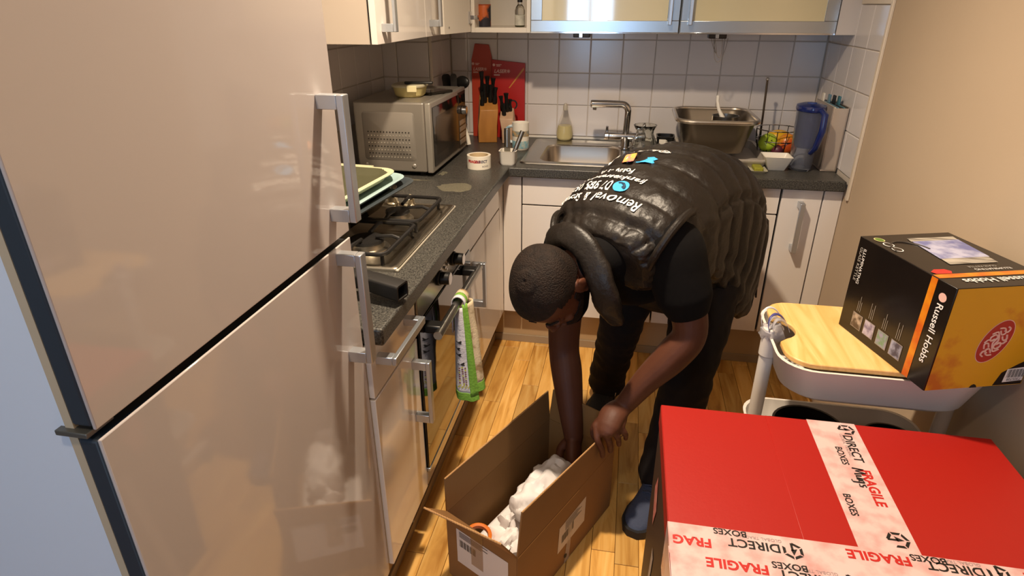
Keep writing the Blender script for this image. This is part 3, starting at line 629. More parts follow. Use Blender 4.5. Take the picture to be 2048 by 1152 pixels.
def tray(name, label, cx, cy, w_, d_, z, h_, mat, rz, th=.012, cat='baking tray'):
    t = thing(name, label, cat, (cx, cy, z), rz); r = lambda ww, dd, zz, rad=.055: [V((x, y, zz)) for x, y in rrect(0, 0, ww, dd, rad, 6)]
    MB().loft([r(w_ - .07, d_ - .07, 0, .04), r(w_ - .05, d_ - .05, .006, .045), r(w_ - .02, d_ - .02, h_ - .004), r(w_, d_, h_ - .003), r(w_ + .003, d_ + .003, h_), r(w_ - .022, d_ - .022, h_ + .001), r(w_ - .052, d_ - .052, .012, .045), r(w_ - .075, d_ - .075, .008, .04)]).build('tray', mat, t, local=True, smooth=50)
    # end lips
    for s_ in (-1, 1):
        MB().loft([[V((x, s_ * (d_ / 2 + dy_), h_ + dz)) for dy_, dz in ((-.012, -.003), (.016, -.004), (.016, 0), (-.012, .001))] for x in (-w_ * .25, w_ * .25)]).build('handle_lip', mat, t, bevel=.001, local=True)
    return t
zp = WT + .045
rp = thing('roasting_pan', 'deep steel roasting pan on the hob under the stacked trays', 'pan', (.235, -1.43, zp), -.06)
r = lambda ww, dd, zz, rad=.06: [V((x, y, zz)) for x, y in rrect(0, 0, ww, dd, rad, 6)]
MB().loft([r(.24, .25, 0), r(.27, .28, .01), r(.335, .345, .058), r(.345, .355, .06), r(.325, .335, .06), r(.265, .275, .014)]).build('pan_body', M('polished_steel', '#b0a48c', .15, metal=1.), rp, local=True, smooth=50)
for s_ in (-1, 1): MB().tube([(-.05, s_ * .168, .05), (-.04, s_ * .19, .058), (.04, s_ * .19, .058), (.05, s_ * .168, .05)], .006, 8).build('pan_handle', chrome, rp, local=True)
tray('baking_tray', 'dark grey non-stick tray at the bottom of the stack on the hob', .245, -1.42, .385, .40, zp + .046, .026, M('dark_nonstick', '#4a5257', .35, metal=.4), -.10)
tray('baking_tray', 'pale blue enamelled tray in the middle of the stack on the hob', .232, -1.435, .375, .39, zp + .061, .026, M('pale_blue_enamel', '#9fb7b8', .3), -.08)
tray('baking_tray', 'cream-rimmed tray on top of the stack on the hob', .215, -1.445, .36, .385, zp + .076, .028, M('cream_enamel', '#c4c09c', .35), -.09)
ln_ = [o for o in bpy.data.objects if o.get('label', '').startswith('cream-rimmed')][0]
rl = lambda ww, dd, zz, rad=.045: [V((x, y, zz)) for x, y in rrect(0, 0, ww, dd, rad, 6)]
MB().loft([rl(.28, .305, .0085), rl(.284, .309, .0095), rl(.306, .331, .0125), rl(.336, .361, .0285), rl(.333, .358, .0285), rl(.302, .327, .0135), rl(.27, .295, .0100)]).build('tray_lining', M('olive_lining', '#4b4a36', .4), ln_, local=True, smooth=50)
gp = thing('griddle_pan', 'black griddle pan with chunky square open-ended handle next to the hob', 'pan', (.26, -1.785, WT))
r = lambda ww, dd, zz, rad=.04: [V((x, y, zz)) for x, y in rrect(.25, -1.79, ww, dd, rad, 5)]
MB().loft([r(.21, .19, WT + .001), r(.24, .22, WT + .012), r(.26, .24, WT + .04), r(.25, .23, WT + .041), r(.22, .2, WT + .012)]).build('pan_body', castiron, gp, smooth=50)
a, b = V((.365, -1.755, WT + .030)), V((.602, -1.806, WT + .028)); s, u, d = frame_from(b - a); Mh = Matrix((s, u, d)).transposed()
rings = []
for (q, ww, hh, dz) in ((0, .03, .022, -.006), (.3, .034, .026, .008), (.62, .040, .033, .010), (1.0, .042, .036, 0)): rings.append([a.lerp(b, q) + V((0, 0, dz)) + s * x + u * y for x, y in rrect(0, 0, ww, hh, .006, 3)])
inner = [[p2 for p2 in [b + s * x + u * y for x, y in rrect(0, 0, .034, .028, .004, 3)]], [a.lerp(b, .72) + V((0, 0, .006)) + s * x + u * y for x, y in rrect(0, 0, .03, .024, .004, 3)]]
MB().loft(rings + inner).build('pan_handle', M('matte_black_bakelite', '#1a1817', .5), gp, smooth=50)

# ------------------------------------------------------------------ tea towel over the oven handle
tw = thing('tea_towel', 'green bordered white tea towel folded over the oven door handle', 'tea towel', (.640, -1.43, .37))
ygreen = M('leaf_green_cloth', '#79a83c', .85, bump=(160, .3), var=(14, .4, '#5c8a2a')); ywhite = M('white_printed_cloth', '#d6d3d6', .85, bump=(160, .3), var=(9, .3, '#b9b4bd')); ybeige = M('beige_printed_cloth', '#cbb796', .85, bump=(160, .3), var=(16, .8, '#8b6a3e', .42, .5))
def tw_ring(q, a, off=0.):
    """bunched cloth hanging beside the bar: q 0..1 from the bar down, angle a (0 = +x, -90 deg = towards the room)"""
    cx_, cy_, z = hx + .010 + .022 * q, -1.437 - .022 * q, .664 - q * .300
    rx, ry = .021 + .020 * q, .026 + .014 * q
    fold = 1 + .10 * sin(3 * a + 2 * q + .6) + .05 * sin(7 * a + 4 * q) + .06 * noise.noise(V((cos(a) * 2, sin(a) * 2, q * 6)))
    return V((cx_ + (rx * fold + off) * cos(a), cy_ + (ry * fold + off) * sin(a), z + .004 * sin(2 * a + 1)))
from mathutils import noise
def tw_part(name, mat, a0, a1, q0, q1, off=0., parent=tw, n=18, m_=22):
    rows = [[tw_ring(q0 + (q1 - q0) * i / m_, radians(a0 + (a1 - a0) * j / n), off) for j in range(n + 1)] for i in range(m_ + 1)]
    return MB().loft(rows, cap=False, closed=False).build(name, mat, parent, smooth=80, solid=.003)
wl = tw_part('white_panel', ywhite, -205, -72, .06, .93)
tw_part('green_border', ygreen, -76, -40, .03, .95, .0015)
tw_part('beige_layer', ybeige, -42, 75, .05, .84, .001)
tw_part('green_hem', ygreen, -205, -40, .92, 1.0, .0012); tw_part('beige_hem', ygreen, -42, 60, .83, .92, .0015)
for (nm, mt, y0_, y1_) in (('white_fold', ywhite, -1.462, -1.447), ('green_fold', ygreen, -1.447, -1.432), ('beige_fold', ybeige, -1.432, -1.410)):
    rows = [[V((hx + .0185 * cos(radians(t)) + .004, y, .651 + .0215 * sin(radians(t)))) for y in (y0_, y1_)] for t in range(-30, 211, 20)] + [[V((hx - .0145, y, z)) for y in (y0_, y1_)] for z in (.60, .56)]
    MB().loft(rows, cap=False, closed=False).build(nm, mt, tw, smooth=80, solid=.003)
bk = M('butterfly_black', '#23201f', .8); fl = M('flower_print', '#7a4a4a', .8); ye = M('yellow_print', '#b9b53a', .8)
def dab(mb, a, q, pts, sc=1.):
    o_ = len(mb.v); mb.v += [tw_ring(q - y * sc / .30, radians(a) + x * sc / .034, .0028) for x, y in pts]; mb.f.append(tuple(range(o_, o_ + len(pts))))
mb = MB(); wing = [(0, 0), (.010, .008), (.014, .006), (.010, 0), (.015, -.004), (.006, -.005), (-.006, -.003), (-.012, -.002), (-.006, .001)]
for (a, q) in ((-112, .40), (-120, .47), (-118, .53), (-108, .62)): dab(mb, a, q, wing, .8)
mb.build('butterfly_print', bk, wl, smooth=0); mb = MB(); mb2 = MB()
for k in range(26): dab(mb if k % 4 else mb2, -104 + 14 * sin(k * 2.1), .66 + k * .0072, [(0, 0), (.004, .002), (.003, .005), (-.001, .004)])
for k in range(12): dab(mb2, -122 + k * 4, .87 - .012 * (k % 3), [(0, 0), (.003, .001), (.002, .004), (-.001, .003)])
mb.build('flower_print', fl, wl, smooth=0); mb2.build('leaf_print', ye, wl, smooth=0)

# ------------------------------------------------------------------ right side of the back worktop
vs_ = thing('glass_vase', 'clear fluted glass vase with flared rim behind the man', 'vase', (1.112, -.315, WT))
prof = [(.030, 0), (.048, .004), (.056, .03), (.054, .05), (.042, .075), (.034, .092), (.034, .105), (.044, .124), (.0465, .128), (.0435, .127), (.0315, .104), (.0315, .092), (.039, .075), (.051, .05), (.053, .03), (.044, .008), (.002, .008)]
n = 36; rings = [[V((1.112 + cos(2 * pi * j / n) * rr2 * (1 + .03 * cos(12 * 2 * pi * j / n)), -.315 + sin(2 * pi * j / n) * rr2 * (1 + .03 * cos(12 * 2 * pi * j / n)), WT + h2)) for j in range(n)] for rr2, h2 in prof]
MB().loft(rings).build('vase_body', clear, vs_, smooth=60)
bx = thing('cutlery_drainer', 'black cutlery drainer holding a white brush left of the steel tub', 'drainer', (1.205, -.15, WT))
q = lambda w_, d_, z: rr3(1.205, -.15, w_, d_, .016, z, 4)
MB().loft([q(.06, .07, WT), q(.075, .085, WT + .055), q(.078, .088, WT + .058), q(.066, .076, WT + .058), q(.055, .065, WT + .01)]).build('drainer_cup', plastic_k, bx, smooth=50)
MB().box(1.178, 1.206, -.197, -.193, WT + .004, WT + .048).build('white_comb', plastic_w, bx, bevel=.001)
for k in range(7): MB().box(1.206, 1.211 + .003 * (k % 2), -.197, -.193, WT + .006 + k * .006, WT + .009 + k * .006).build('comb_tooth', plastic_w, bx, smooth=0)
dt = thing('drip_tray', 'shallow grey drip tray with pale rim under the steel tub', 'tray', (1.40, -.27, WT))
q = lambda w_, d_, z, rad=.03: rr3(1.405, -.265, w_, d_, rad, z, 5)
MB().loft([q(.33, .36, WT), q(.345, .385, WT + .02), q(.36, .40, WT + .028), q(.36, .40, WT + .034), q(.335, .375, WT + .034), q(.32, .35, WT + .006)]).build('tray_body', M('pale_grey_enamel', '#b8b0a6', .35), dt, smooth=50)
tb = thing('washing_up_tub', 'rectangular stainless steel washing-up tub with rolled rim', 'tub', (1.385, -.255, WT + .035))
q = lambda w_, d_, z, rad=.06: rr3(1.382, -.255, w_, d_, rad, z, 8)
tubm = M('brushed_dark_steel', '#857b6e', .36, metal=1.)
MB().loft([q(.20, .24, WT + .036), q(.23, .27, WT + .040), q(.285, .335, WT + .155), q(.30, .35, WT + .165), q(.296, .346, WT + .166), q(.28, .33, WT + .155), q(.222, .262, WT + .046), q(.19, .23, WT + .044)]).build('tub_body', tubm, tb, smooth=50)
MB().tube([tuple(p) for p in q(.306, .356, WT + .164, .065)], .0085, 10, closed=True).build('rolled_rim', M('pale_steel_rim', '#cfc5b6', .25, metal=.9), tb)
sb = thing('steel_bowl', 'round steel bowl inside the washing-up tub', 'bowl', (1.425, -.27, WT + .05))
MB().lathe([(.03, .0), (.044, .008), (.050, .06), (.051, .118), (.0525, .120), (.0495, .120), (.048, .06), (.04, .012), (.002, .006)], (1.425, -.27, WT + .047), 32).build('bowl', steel, sb)
spn = thing('white_spoon', 'white curved spoon handle sticking out of the steel bowl', 'spoon', (1.41, -.27, WT + .06))
MB().tube([(1.445, -.285, WT + .075), (1.418, -.278, WT + .150), (1.395, -.272, WT + .190), (1.386, -.27, WT + .222), (1.386, -.268, WT + .243)], [.013, .010, .0065, .006, .0068], 12).build('spoon_handle', plastic_w, spn)
# fruit basket with banana hook
fb = thing('fruit_basket', 'chrome wire fruit basket with tall hook rod behind the water jug', 'basket', (1.645, -.255, WT)); cx, cy = 1.640, -.245
mb = MB()
for (rr2, z) in ((.045, .004), (.068, .03), (.080, .075), (.084, .118)): mb.tube([(cx + rr2 * cos(a), cy + rr2 * sin(a), WT + z) for a in [2 * pi * i / 32 for i in range(32)]], .0022, 6, closed=True)
mb.build('basket_rings', chrome, fb); mb = MB()
for i in range(14):
    a = 2 * pi * i / 14; mb.tube([(cx + rr2 * cos(a), cy + rr2 * sin(a), WT + z) for rr2, z in ((.045, .004), (.068, .03), (.080, .075), (.084, .118))], .0016, 6)
mb.build('basket_wires', blackwire, fb)
rod = MB().tube([(1.588, -.180, WT + .002), (1.587, -.17, WT + .15), (1.584, -.158, WT + .29)], .0042, 8).build('hook_rod', M('dark_chrome', '#55493e', .3, metal=.9), fb)
MB().ball((1.584, -.157, WT + .296), .0075, 12, 8).build('rod_knob', chrome, rod)
def fruit(name, label, c, r, mat, sc=(1, 1, 1), dimple=True, stem=True, rz=0):
    n, m_ = 24, 14; rings = []
    for i in range(m_ + 1):
        a = -pi / 2 + pi * i / m_; rr2 = cos(a); zz = sin(a)
        if dimple: zz -= .22 * max(0, sin(a)) ** 6 - .10 * max(0, -sin(a)) ** 6
        rings.append([V((max(rr2, .002) * cos(2 * pi * j / n) * sc[0], max(rr2, .002) * sin(2 * pi * j / n) * sc[1], zz * sc[2])) * r for j in range(n)])
    t = thing(name, label, 'fruit', c, rz, 'fruit in the wire basket'); mb = MB(); mb.loft(rings); mb.build('flesh', mat, t, local=True)
    if stem: MB().tube([(0, 0, .7 * r), (.002, 0, 1.05 * r)], .0016, 6).build('stem', M('stem_brown', '#4a3a20', .7), t, local=True)
    return t
fa = fruit('green_apple', 'bright green apple at the left of the wire basket', (1.602, -.275, WT + .066), .037, M('green_apple_skin', '#9db82a', .25, var=(10, .3, '#c3cc58')))
fa.rotation_euler = (radians(62), radians(18), 0)
fruit('mango', 'red and orange mango at the right of the wire basket', (1.672, -.285, WT + .064), .038, M('mango_skin', '#c9521f', .3, var=(14, .8, '#d9a02c', .4, .6)), (1, .85, 1.1), False)
fruit('passion_fruit', 'dark purple passion fruit between the apple and mango', (1.638, -.298, WT + .040), .024, M('purple_skin', '#5c2734', .4, bump=(60, .3)), dimple=False)
fruit('lemon', 'yellow fruit behind the apple in the wire basket', (1.650, -.225, WT + .080), .036, M('yellow_skin', '#d8a51e', .35), (1.35, .9, .8), False, False)
# white square bowl
wb = thing('square_bowl', 'small white square bowl on the worktop in front of the fruit', 'bowl', (1.607, -.440, WT))
q = lambda w_, z, rad=.004: rr3(1.607, -.440, w_, w_ * .95, rad, z, 3)
MB().loft([q(.058, WT), q(.062, WT + .002), q(.100, WT + .050, .006), q(.103, WT + .052, .006), q(.096, WT + .0515, .006), q(.060, WT + .008)]).build('bowl_body', plastic_w, wb, smooth=30)
# scouring sponge on a dish
sd = thing('sponge_dish', 'green scouring sponge on a pale dish at the worktop edge', 'sponge', (1.540, -.475, WT))
MB().loft([rr3(1.537, -.462, .05, .12, .01, WT, 3), rr3(1.537, -.462, .062, .132, .012, WT + .008, 3), rr3(1.537, -.462, .056, .126, .01, WT + .008, 3), rr3(1.537, -.462, .046, .116, .01, WT + .002, 3)]).build('dish', M('pale_dish', '#b9b49c', .4), sd, smooth=40)
MB().box(1.520, 1.553, -.515, -.425, WT + .0025, WT + .018).build('sponge', M('olive_sponge', '#8d8c2c', .9, bump=(200, .6)), sd, bevel=.004)
# water filter jug
jg = thing('water_filter_jug', 'clear water filter jug with dark blue lid and handle', 'jug', (1.700, -.425, WT)); jx, jy = 1.700, -.425
def ell(rx, ry, z, n=32): return [V((jx + rx * cos(2 * pi * i / n), jy + ry * sin(2 * pi * i / n), WT + z)) for i in range(n)]
jugp = M('smoky_clear_plastic', '#cfd3de', .06, trans=.92, ior=1.25)
MB().loft([ell(.036, .046, 0), ell(.040, .050, .006), ell(.047, .062, .20), ell(.049, .065, .222), ell(.047, .063, .222), ell(.045, .060, .20), ell(.038, .048, .010), ell(.01, .01, .009)]).build('jug_body', jugp, jg, smooth=50)
bl = M('navy_blue_plastic', '#16245c', .18, coat=.4)
ld_ = MB().loft([ell(.050, .067, .218), ell(.052, .070, .226), ell(.050, .066, .236), ell(.030, .04, .243), ell(.002, .002, .244)]).build('lid', bl, jg, smooth=50)
MB().loft([ell(.016, .018, .2425), ell(.016, .018, .2455), ell(.012, .014, .2455)]).build('lid_cap', M('lid_cap_blue', '#34468a', .2), ld_, smooth=40)
MB().loft([ell(.030, .040, .085), ell(.036, .046, .10), ell(.040, .054, .205), ell(.041, .055, .215)]).build('filter_funnel', M('blue_tinted_plastic', '#5a679a', .12, trans=.6, ior=1.2), jg, smooth=50)
hd = [(jx + .020, jy - .064, WT + .225), (jx + .026, jy - .094, WT + .215), (jx + .024, jy - .105, WT + .16), (jx + .016, jy - .092, WT + .10), (jx + .010, jy - .064, WT + .075)]
MB().tube(hd, [.010, .012, .012, .011, .009], 12).build('handle', bl, jg)
# chopping board caddy with index tabs
cdx = thing('chopping_board_caddy', 'slim steel caddy of chopping boards with index tabs beside right wall', 'caddy', (1.792, -.35, WT))
y0, y1 = -.455, -.235; x0, x1 = 1.766, 1.822; zt = WT + .235
caddy_m = M('satin_caddy_steel', '#b5a697', .32, metal=.8)
mb = MB(); mb.box(x0, x0 + .004, y0, y1, WT + .006, zt); mb.build('side_plate', caddy_m, cdx, bevel=.001); MB().box(x1 - .004, x1, y0, y1, WT + .006, zt).build('side_plate', caddy_m, cdx, bevel=.001)
MB().box(x0 + .004, x1 - .004, y0, y0 + .004, WT + .006, zt - .004).build('front_plate', M('caddy_front', '#c9b8a6', .35, metal=.5), cdx, bevel=.001); MB().box(x0, x1, y0, y1, WT, WT + .006).build('base_plate', caddy_m, cdx, bevel=.002)
for k, (c_, ty) in enumerate((('#d8d2c6', -.27), ('#5f7f8f', -.31), ('#1d1d1d', -.335), ('#3f6f7c', -.36))):
    xx = x0 + .009 + k * .0105; m_ = M('board_%d' % k, c_, .4)
    bd = thing('chopping_board', ['white', 'grey-blue', 'black', 'teal'][k] + ' tabbed chopping board standing in the steel caddy', 'chopping board', (xx, -.34, WT + .007), 0, 'boards in the caddy')
    b1 = MB().box(xx - .0035, xx + .0035, y0 + .006, y1 - .002, WT + .0065, zt - .002).build('board', m_, bd, bevel=.001)
    MB().box(xx - .0035, xx + .0035, ty - .02, ty + .004, zt - .002, zt + .028).build('index_tab', m_, b1, bevel=.002)
# shelf things in the open cabinet
ob = thing('oil_bottle', 'small clear oil bottle with black cap on the cabinet shelf', 'bottle', (.572, -.2, UB + .018))
MB().lathe([(.018, 0), (.0205, .003), (.0205, .062), (.016, .075), (.009, .084), (.009, .093)], (.572, -.2, UB + .018), 24).build('bottle_body', clear, ob)
MB().lathe([(.0208, 0), (.0208, .038)], (.572, -.2, UB + .024), 24, cap=False).build('bottle_label', M('pale_label', '#c9c6b8', .5, var=(50, .5, '#8c8a80')), ob)
MB().lathe([(.018, 0), (.0195, .001), (.0195, .014), (.018, .015)], (.572, -.2, UB + .0195), 24).build('oil', M('olive_oil', '#6f6a18', .1, trans=.5), ob)
MB().cyl((.572, -.2, UB + .110), (.572, -.2, UB + .128), .0105, 16).build('cap', plastic_k, ob, bevel=.001)
tn = thing('food_tin', 'black tin with orange printed label on the cabinet shelf', 'tin', (.425, -.215, UB + .018))
MB().lathe([(.028, 0), (.0285, .002), (.0285, .078), (.028, .08)], (.425, -.215, UB + .0185), 28).build('tin_body', M('black_tin', '#2c2a32', .35, var=(18, .9, '#c4622c', .42, .5)), tn)
MB().lathe([(.0282, 0), (.029, .001), (.029, .004), (.026, .005)], (.425, -.215, UB + .0985), 28).build('lid', M('rust_lid', '#9c4a28', .4), tn)
# ------------------------------------------------------------------ open cardboard box on the floor
card = M('brown_cardboard', '#90683c', .75, bump=(70, .08), var=(5, .35, '#7d582f'))
card_in = M('brown_cardboard_inside', '#866339', .8, bump=(70, .08))
edge_m = M('corrugated_edge', '#b98d5c', .8, bump=(220, .5))
LFc, LNc, RNc = V((.869, -1.349, 0)), V((.660, -1.782, 0)), V((.862, -1.892, 0)); RFc = LFc + RNc - LNc; HB = .22; FL = .105
cb = thing('cardboard_box', 'open brown cardboard box on the floor being packed by the man', 'box', ((LNc + RFc) / 2))
def panel(a, b, z0, z1, name, mat, parent, th=.004, top=None, bend=0):
    """upright board from a to b; top=(a_top,b_top) overrides the upper corners"""
    a, b = V(a), V(b); d = (b - a).normalized(); n_ = V((d.y, -d.x, 0)) * th / 2
    at, bt_ = top if top else (V((a.x, a.y, z1)), V((b.x, b.y, z1))); a0, b0 = V((a.x, a.y, z0)), V((b.x, b.y, z0)); nt_ = (bt_ - a0).cross(b0 - a0)
    n_ = (b0 - a0).cross(at - a0).normalized() * th / 2; rows = []; K = 8
    for i in range(K + 1):
        q = i / K; lo = a0.lerp(b0, q); hi = at.lerp(bt_, q) + n_ * bend * sin(q * pi) ; rows.append([lo - n_, hi - n_, hi + n_, lo + n_])
    return MB().loft(rows).build(name, mat, parent, smooth=30)
panel(LNc, LFc, .003, HB, 'long_side', card_in, cb); rs = panel(RNc, RFc, .003, HB, 'long_side', card, cb)
ns = panel(LNc, RNc, .003, HB, 'short_side', card, cb); panel(LFc, RFc, .003, HB, 'short_side', card_in, cb)
MB().add([V((p.x, p.y, .003)) for p in (LNc, RNc, RFc, LFc)] + [V((p.x, p.y, .007)) for p in (LNc, RNc, RFc, LFc)], [(0, 1, 2, 3), (4, 5, 6, 7), (0, 1, 5, 4), (1, 2, 6, 5), (2, 3, 7, 6), (3, 0, 4, 7)]).build('bottom', card_in, cb, smooth=0)
ax = (LFc - LNc).normalized(); aw = (RNc - LNc).normalized(); Z1 = V((0, 0, 1))
panel(LNc, LFc, HB + .001, 0, 'flap', card_in, cb, top=(LNc + ax * .004 - aw * .004 + Z1 * (HB + FL * .98), LFc - ax * .004 - aw * .006 + Z1 * (HB + FL * .97)))
panel(RNc, RFc, HB + .001, 0, 'flap', card, cb, top=(RNc + ax * .018 + Z1 * (HB + FL * 1.22), RFc - ax * .004 + Z1 * (HB + FL * .88)))
panel(LFc, RFc, HB + .001, 0, 'flap', card_in, cb, top=(LFc + aw * .004 + ax * .012 + Z1 * (HB + FL * .98), RFc - aw * .004 + ax * .012 + Z1 * (HB + FL * .9)))
nf = panel(LNc, RNc, HB + .001, 0, 'flap', card, cb, top=(LNc - ax * FL * .72 + Z1 * (HB + FL * .70), RNc - ax * FL * .52 - aw * .004 + Z1 * (HB + FL * .86)))
# corrugated upper edge of the near flap
a_, b2_ = LNc - ax * FL * .72 + Z1 * (HB + FL * .705), RNc - ax * FL * .52 - aw * .004 + Z1 * (HB + FL * .865)
MB().tube([a_.lerp(b2_, i / 60) + Z1 * (.0012 * (i % 2)) for i in range(61)], .0024, 6).build('corrugated_edge', edge_m, nf)
for (p, q_) in ((RNc + ax * .018 + Z1 * (HB + FL * 1.22), RFc - ax * .004 + Z1 * (HB + FL * .88)), (LNc + ax * .004 - aw * .004 + Z1 * (HB + FL * .98), LFc - ax * .004 - aw * .006 + Z1 * (HB + FL * .97))): MB().tube([p, q_], .0022, 6).build('flap_edge', edge_m, cb)
nr = V((ax.y, -ax.x, 0)); 
if nr.x < 0: nr = -nr
def on_right(u, z, off=.0028): return RNc + ax * u + Z1 * z + nr * off
MB().add([on_right(.0, HB), on_right(.28, HB - .004), on_right(.28, HB - .001), on_right(.0, HB + .003)], [(0, 1, 2, 3)]).build('worn_crease', M('worn_card', '#c79a5c', .8), rs, smooth=0)
lab = MB().add([on_right(.18, .071), on_right(.32, .076), on_right(.323, .163), on_right(.186, .157)], [(0, 1, 2, 3)]).build('shipping_label', M('label_paper', '#cdbfae', .6), rs, smooth=0)
mb = MB()
for k in range(18): mb.add([on_right(.198 + k * .0034, .094 + .0004 * k, .0034), on_right(.198 + k * .0034 + (.0022 if k % 3 else .001), .094 + .0004 * k, .0034), on_right(.198 + k * .0034 + (.0022 if k % 3 else .001), .120 + .0004 * k, .0034), on_right(.198 + k * .0034, .120 + .0004 * k, .0034)], [(0, 1, 2, 3)])
for k in range(6): mb.add([on_right(.215, .128 + k * .005, .0034), on_right(.30 - .012 * (k % 3), .130 + k * .005, .0034), on_right(.30 - .012 * (k % 3), .1315 + k * .005, .0034), on_right(.215, .1295 + k * .005, .0034)], [(0, 1, 2, 3)])
mb.build('barcode', ink_k, lab, smooth=0)
def on_near(u, z, off=.0028): return LNc + aw * u + Z1 * z - ax * off
W2 = (RNc - LNc).length
MB().add([on_near(.215, .04, .0032), on_near(.250, .04, .0032), on_near(.250, .075, .0032), on_near(.215, .075, .0032)], [(0, 1, 2, 3)]).build('tape_end', M('pale_tape', '#d7cfc4', .3), ns, smooth=0) if False else None
tpst = MB().add([on_right(.215, .004, .0036), on_right(.24, .004, .0036), on_right(.252, .13, .0036), on_right(.234, .13, .0036)], [(0, 1, 2, 3)]).build('tape_strip', M('clear_pale_tape', '#d6cbc0', .25, alpha=.45), rs, smooth=0)
mb = MB(); mb.lathe([(.007, 0), (.007, .0006)], on_right(.221, .03, .004), 6, nr); mb.build('tape_emblem', ink_k, tpst, smooth=0)
lab2 = MB().add([on_near(.035, .075), on_near(.205, .075), on_near(.205, .190), on_near(.035, .190)], [(0, 1, 2, 3)]).build('shipping_label', M('label_white', '#d9d2cc', .6), ns, smooth=0)
mb = MB()
for k in range(16): mb.add([on_near(.045 + k * .0036, .135, .0034), on_near(.045 + k * .0036 + (.0024 if k % 3 else .0012), .135, .0034), on_near(.045 + k * .0036 + (.0024 if k % 3 else .0012), .158, .0034), on_near(.045 + k * .0036, .158, .0034)], [(0, 1, 2, 3)])
for k in range(4): mb.add([on_near(.045, .168 + k * .005, .0034), on_near(.12 + .02 * (k % 2), .168 + k * .005, .0034), on_near(.12 + .02 * (k % 2), .170 + k * .005, .0034), on_near(.045, .170 + k * .005, .0034)], [(0, 1, 2, 3)])
mb.build('barcode', ink_k, lab2, smooth=0)
MB().add([on_near(.085, .10, .0038), on_near(.125, .10, .0038), on_near(.125, .218, .0038), on_near(.085, .218, .0038)], [(0, 1, 2, 3)]).build('tape_strip', M('brown_clear_tape', '#a87f4a', .15, alpha=.45), ns, smooth=0)

# crumpled paper bundles in the box
from mathutils import noise
def crumple(name, label, path, radii, amp, seed, n=26, m_=22):
    P = [V(p) for p in path]; mb = MB(); rings = []
    def at(t):
        f = t * (len(P) - 1); i = min(int(f), len(P) - 2); return P[i].lerp(P[i + 1], f - i), radii[i] * (1 - f + i) + radii[i + 1] * (f - i)
    for i in range(m_ + 1):
        t = i / m_; c, r = at(t); d = (at(min(1, t + .05))[0] - at(max(0, t - .05))[0]).normalized(); s, u, _ = frame_from(d); e = min(1., (min(t, 1 - t) * 9 + .12)) ** .5; ring = []
        for j in range(n):
            a = 2 * pi * j / n; p = c + (s * cos(a) + u * sin(a)) * r * e; v = noise.noise(p * 26 + V((seed, 0, 0))); v2 = noise.noise(p * 60 + V((0, seed, 0)))
            ring.append(p + (p - c).normalized() * amp * (1.3 * (abs(v) * 2 - .6) + .6 * v2))
        rings.append(ring)
    mb.loft(rings); return tag(recenter(mb.build(name, paper_w, smooth=38)), label, 'paper bundle')
crumple('paper_bundle', 'long white paper-wrapped bundle lying near the man’s hand in the box'.replace('’', "'"), [(.93, -1.49, .165), (.915, -1.53, .18), (.875, -1.63, .178), (.845, -1.69, .165), (.83, -1.71, .15)], [.022, .044, .052, .05, .03], .009, 1.3, 40, 34)
crumple('paper_bundle', 'short crumpled white paper bundle at the near end of the box', [(.835, -1.735, .135), (.815, -1.77, .13), (.79, -1.82, .12)], [.03, .045, .04], .018, 7.7)
crumple('paper_wad', 'small white paper wad between the bundles in the box', [(.815, -1.715, .16), (.80, -1.745, .165)], [.024, .026], .014, 3.1, 18, 12)
orng = thing('orange_ring', 'orange plastic lid lying in the near corner of the box', 'lid', (.745, -1.79, .12))
MB().lathe([(.026, 0), (.034, .001), (.035, .012), (.032, .014), (.026, .012), (.026, 0)], (.742, -1.785, .150), 28, (.1, -.2, 1), cap=False).build('lid_ring', M('orange_plastic', '#d8721c', .35), orng, smooth=50)
fill = tag(recenter(MB().box(-.085, .085, -.20, .20, 0, .085).build('packed_parcel', paper_w, bevel=.012)), 'flat white paper parcel lying at the bottom of the open box', 'parcel'); fill.location = ((LNc + RFc) / 2) + V((-.005, -.01, .0075)); fill.rotation_euler = (0, 0, math.atan2(ax.y, ax.x) - pi / 2)

# ------------------------------------------------------------------ big red box in the foreground
rb = thing('red_box', 'large red cardboard box sealed with white fragile tape in the foreground', 'box', (1.455, -2.04, 0))
bx0, bx1, by0, by1, BZ = 1.152, 1.757, -2.262, -1.833, .65
redm = M('red_card', '#9d170e', .45, bump=(90, .05), var=(4, .12, '#8e140c')); brn = M('dark_brown_card', '#3b2a20', .5)
MB().box(bx0, bx1, by0, by1, .0, BZ - .012).build('carton', brn, rb, bevel=.002)
MB().box(bx0 - .0015, bx0 + .34, by0 - .0015, by1 + .0015, BZ - .012, BZ - .0035).build('top_flap', redm, rb, bevel=.0025); MB().box(bx0 + .2, bx1 + .0015, by0 - .0015, by1 + .0015, BZ - .0034, BZ).build('top_flap', redm, rb, bevel=.0012)
MB().box(bx0 - .0015, bx0 + .24, by0 - .0015, by1 + .0015, BZ - .0036, BZ - .0006).build('top_flap', redm, rb, bevel=.001)
MB().box(bx0 - .0022, bx0 - .0002, by0, by1, BZ - .045, BZ - .003).build('red_side_strip', redm, rb, smooth=0); MB().box(bx0, bx1, by1 - .0002, by1 + .0018, BZ - .06, BZ - .003).build('red_side_strip', redm, rb, smooth=0)
def left_face(y, z, off=.0014): return V((bx0 - off, y, z))
em = MB().add([left_face(-1.905, .50), left_face(-1.94, .555), left_face(-1.975, .50), left_face(-1.94, .43)], [(0, 1, 2, 3)]).build('red_emblem', M('pink_red_print', '#b8564e', .5, var=(80, .5, '#d8b0a4')), rb, smooth=0)
mb = MB()
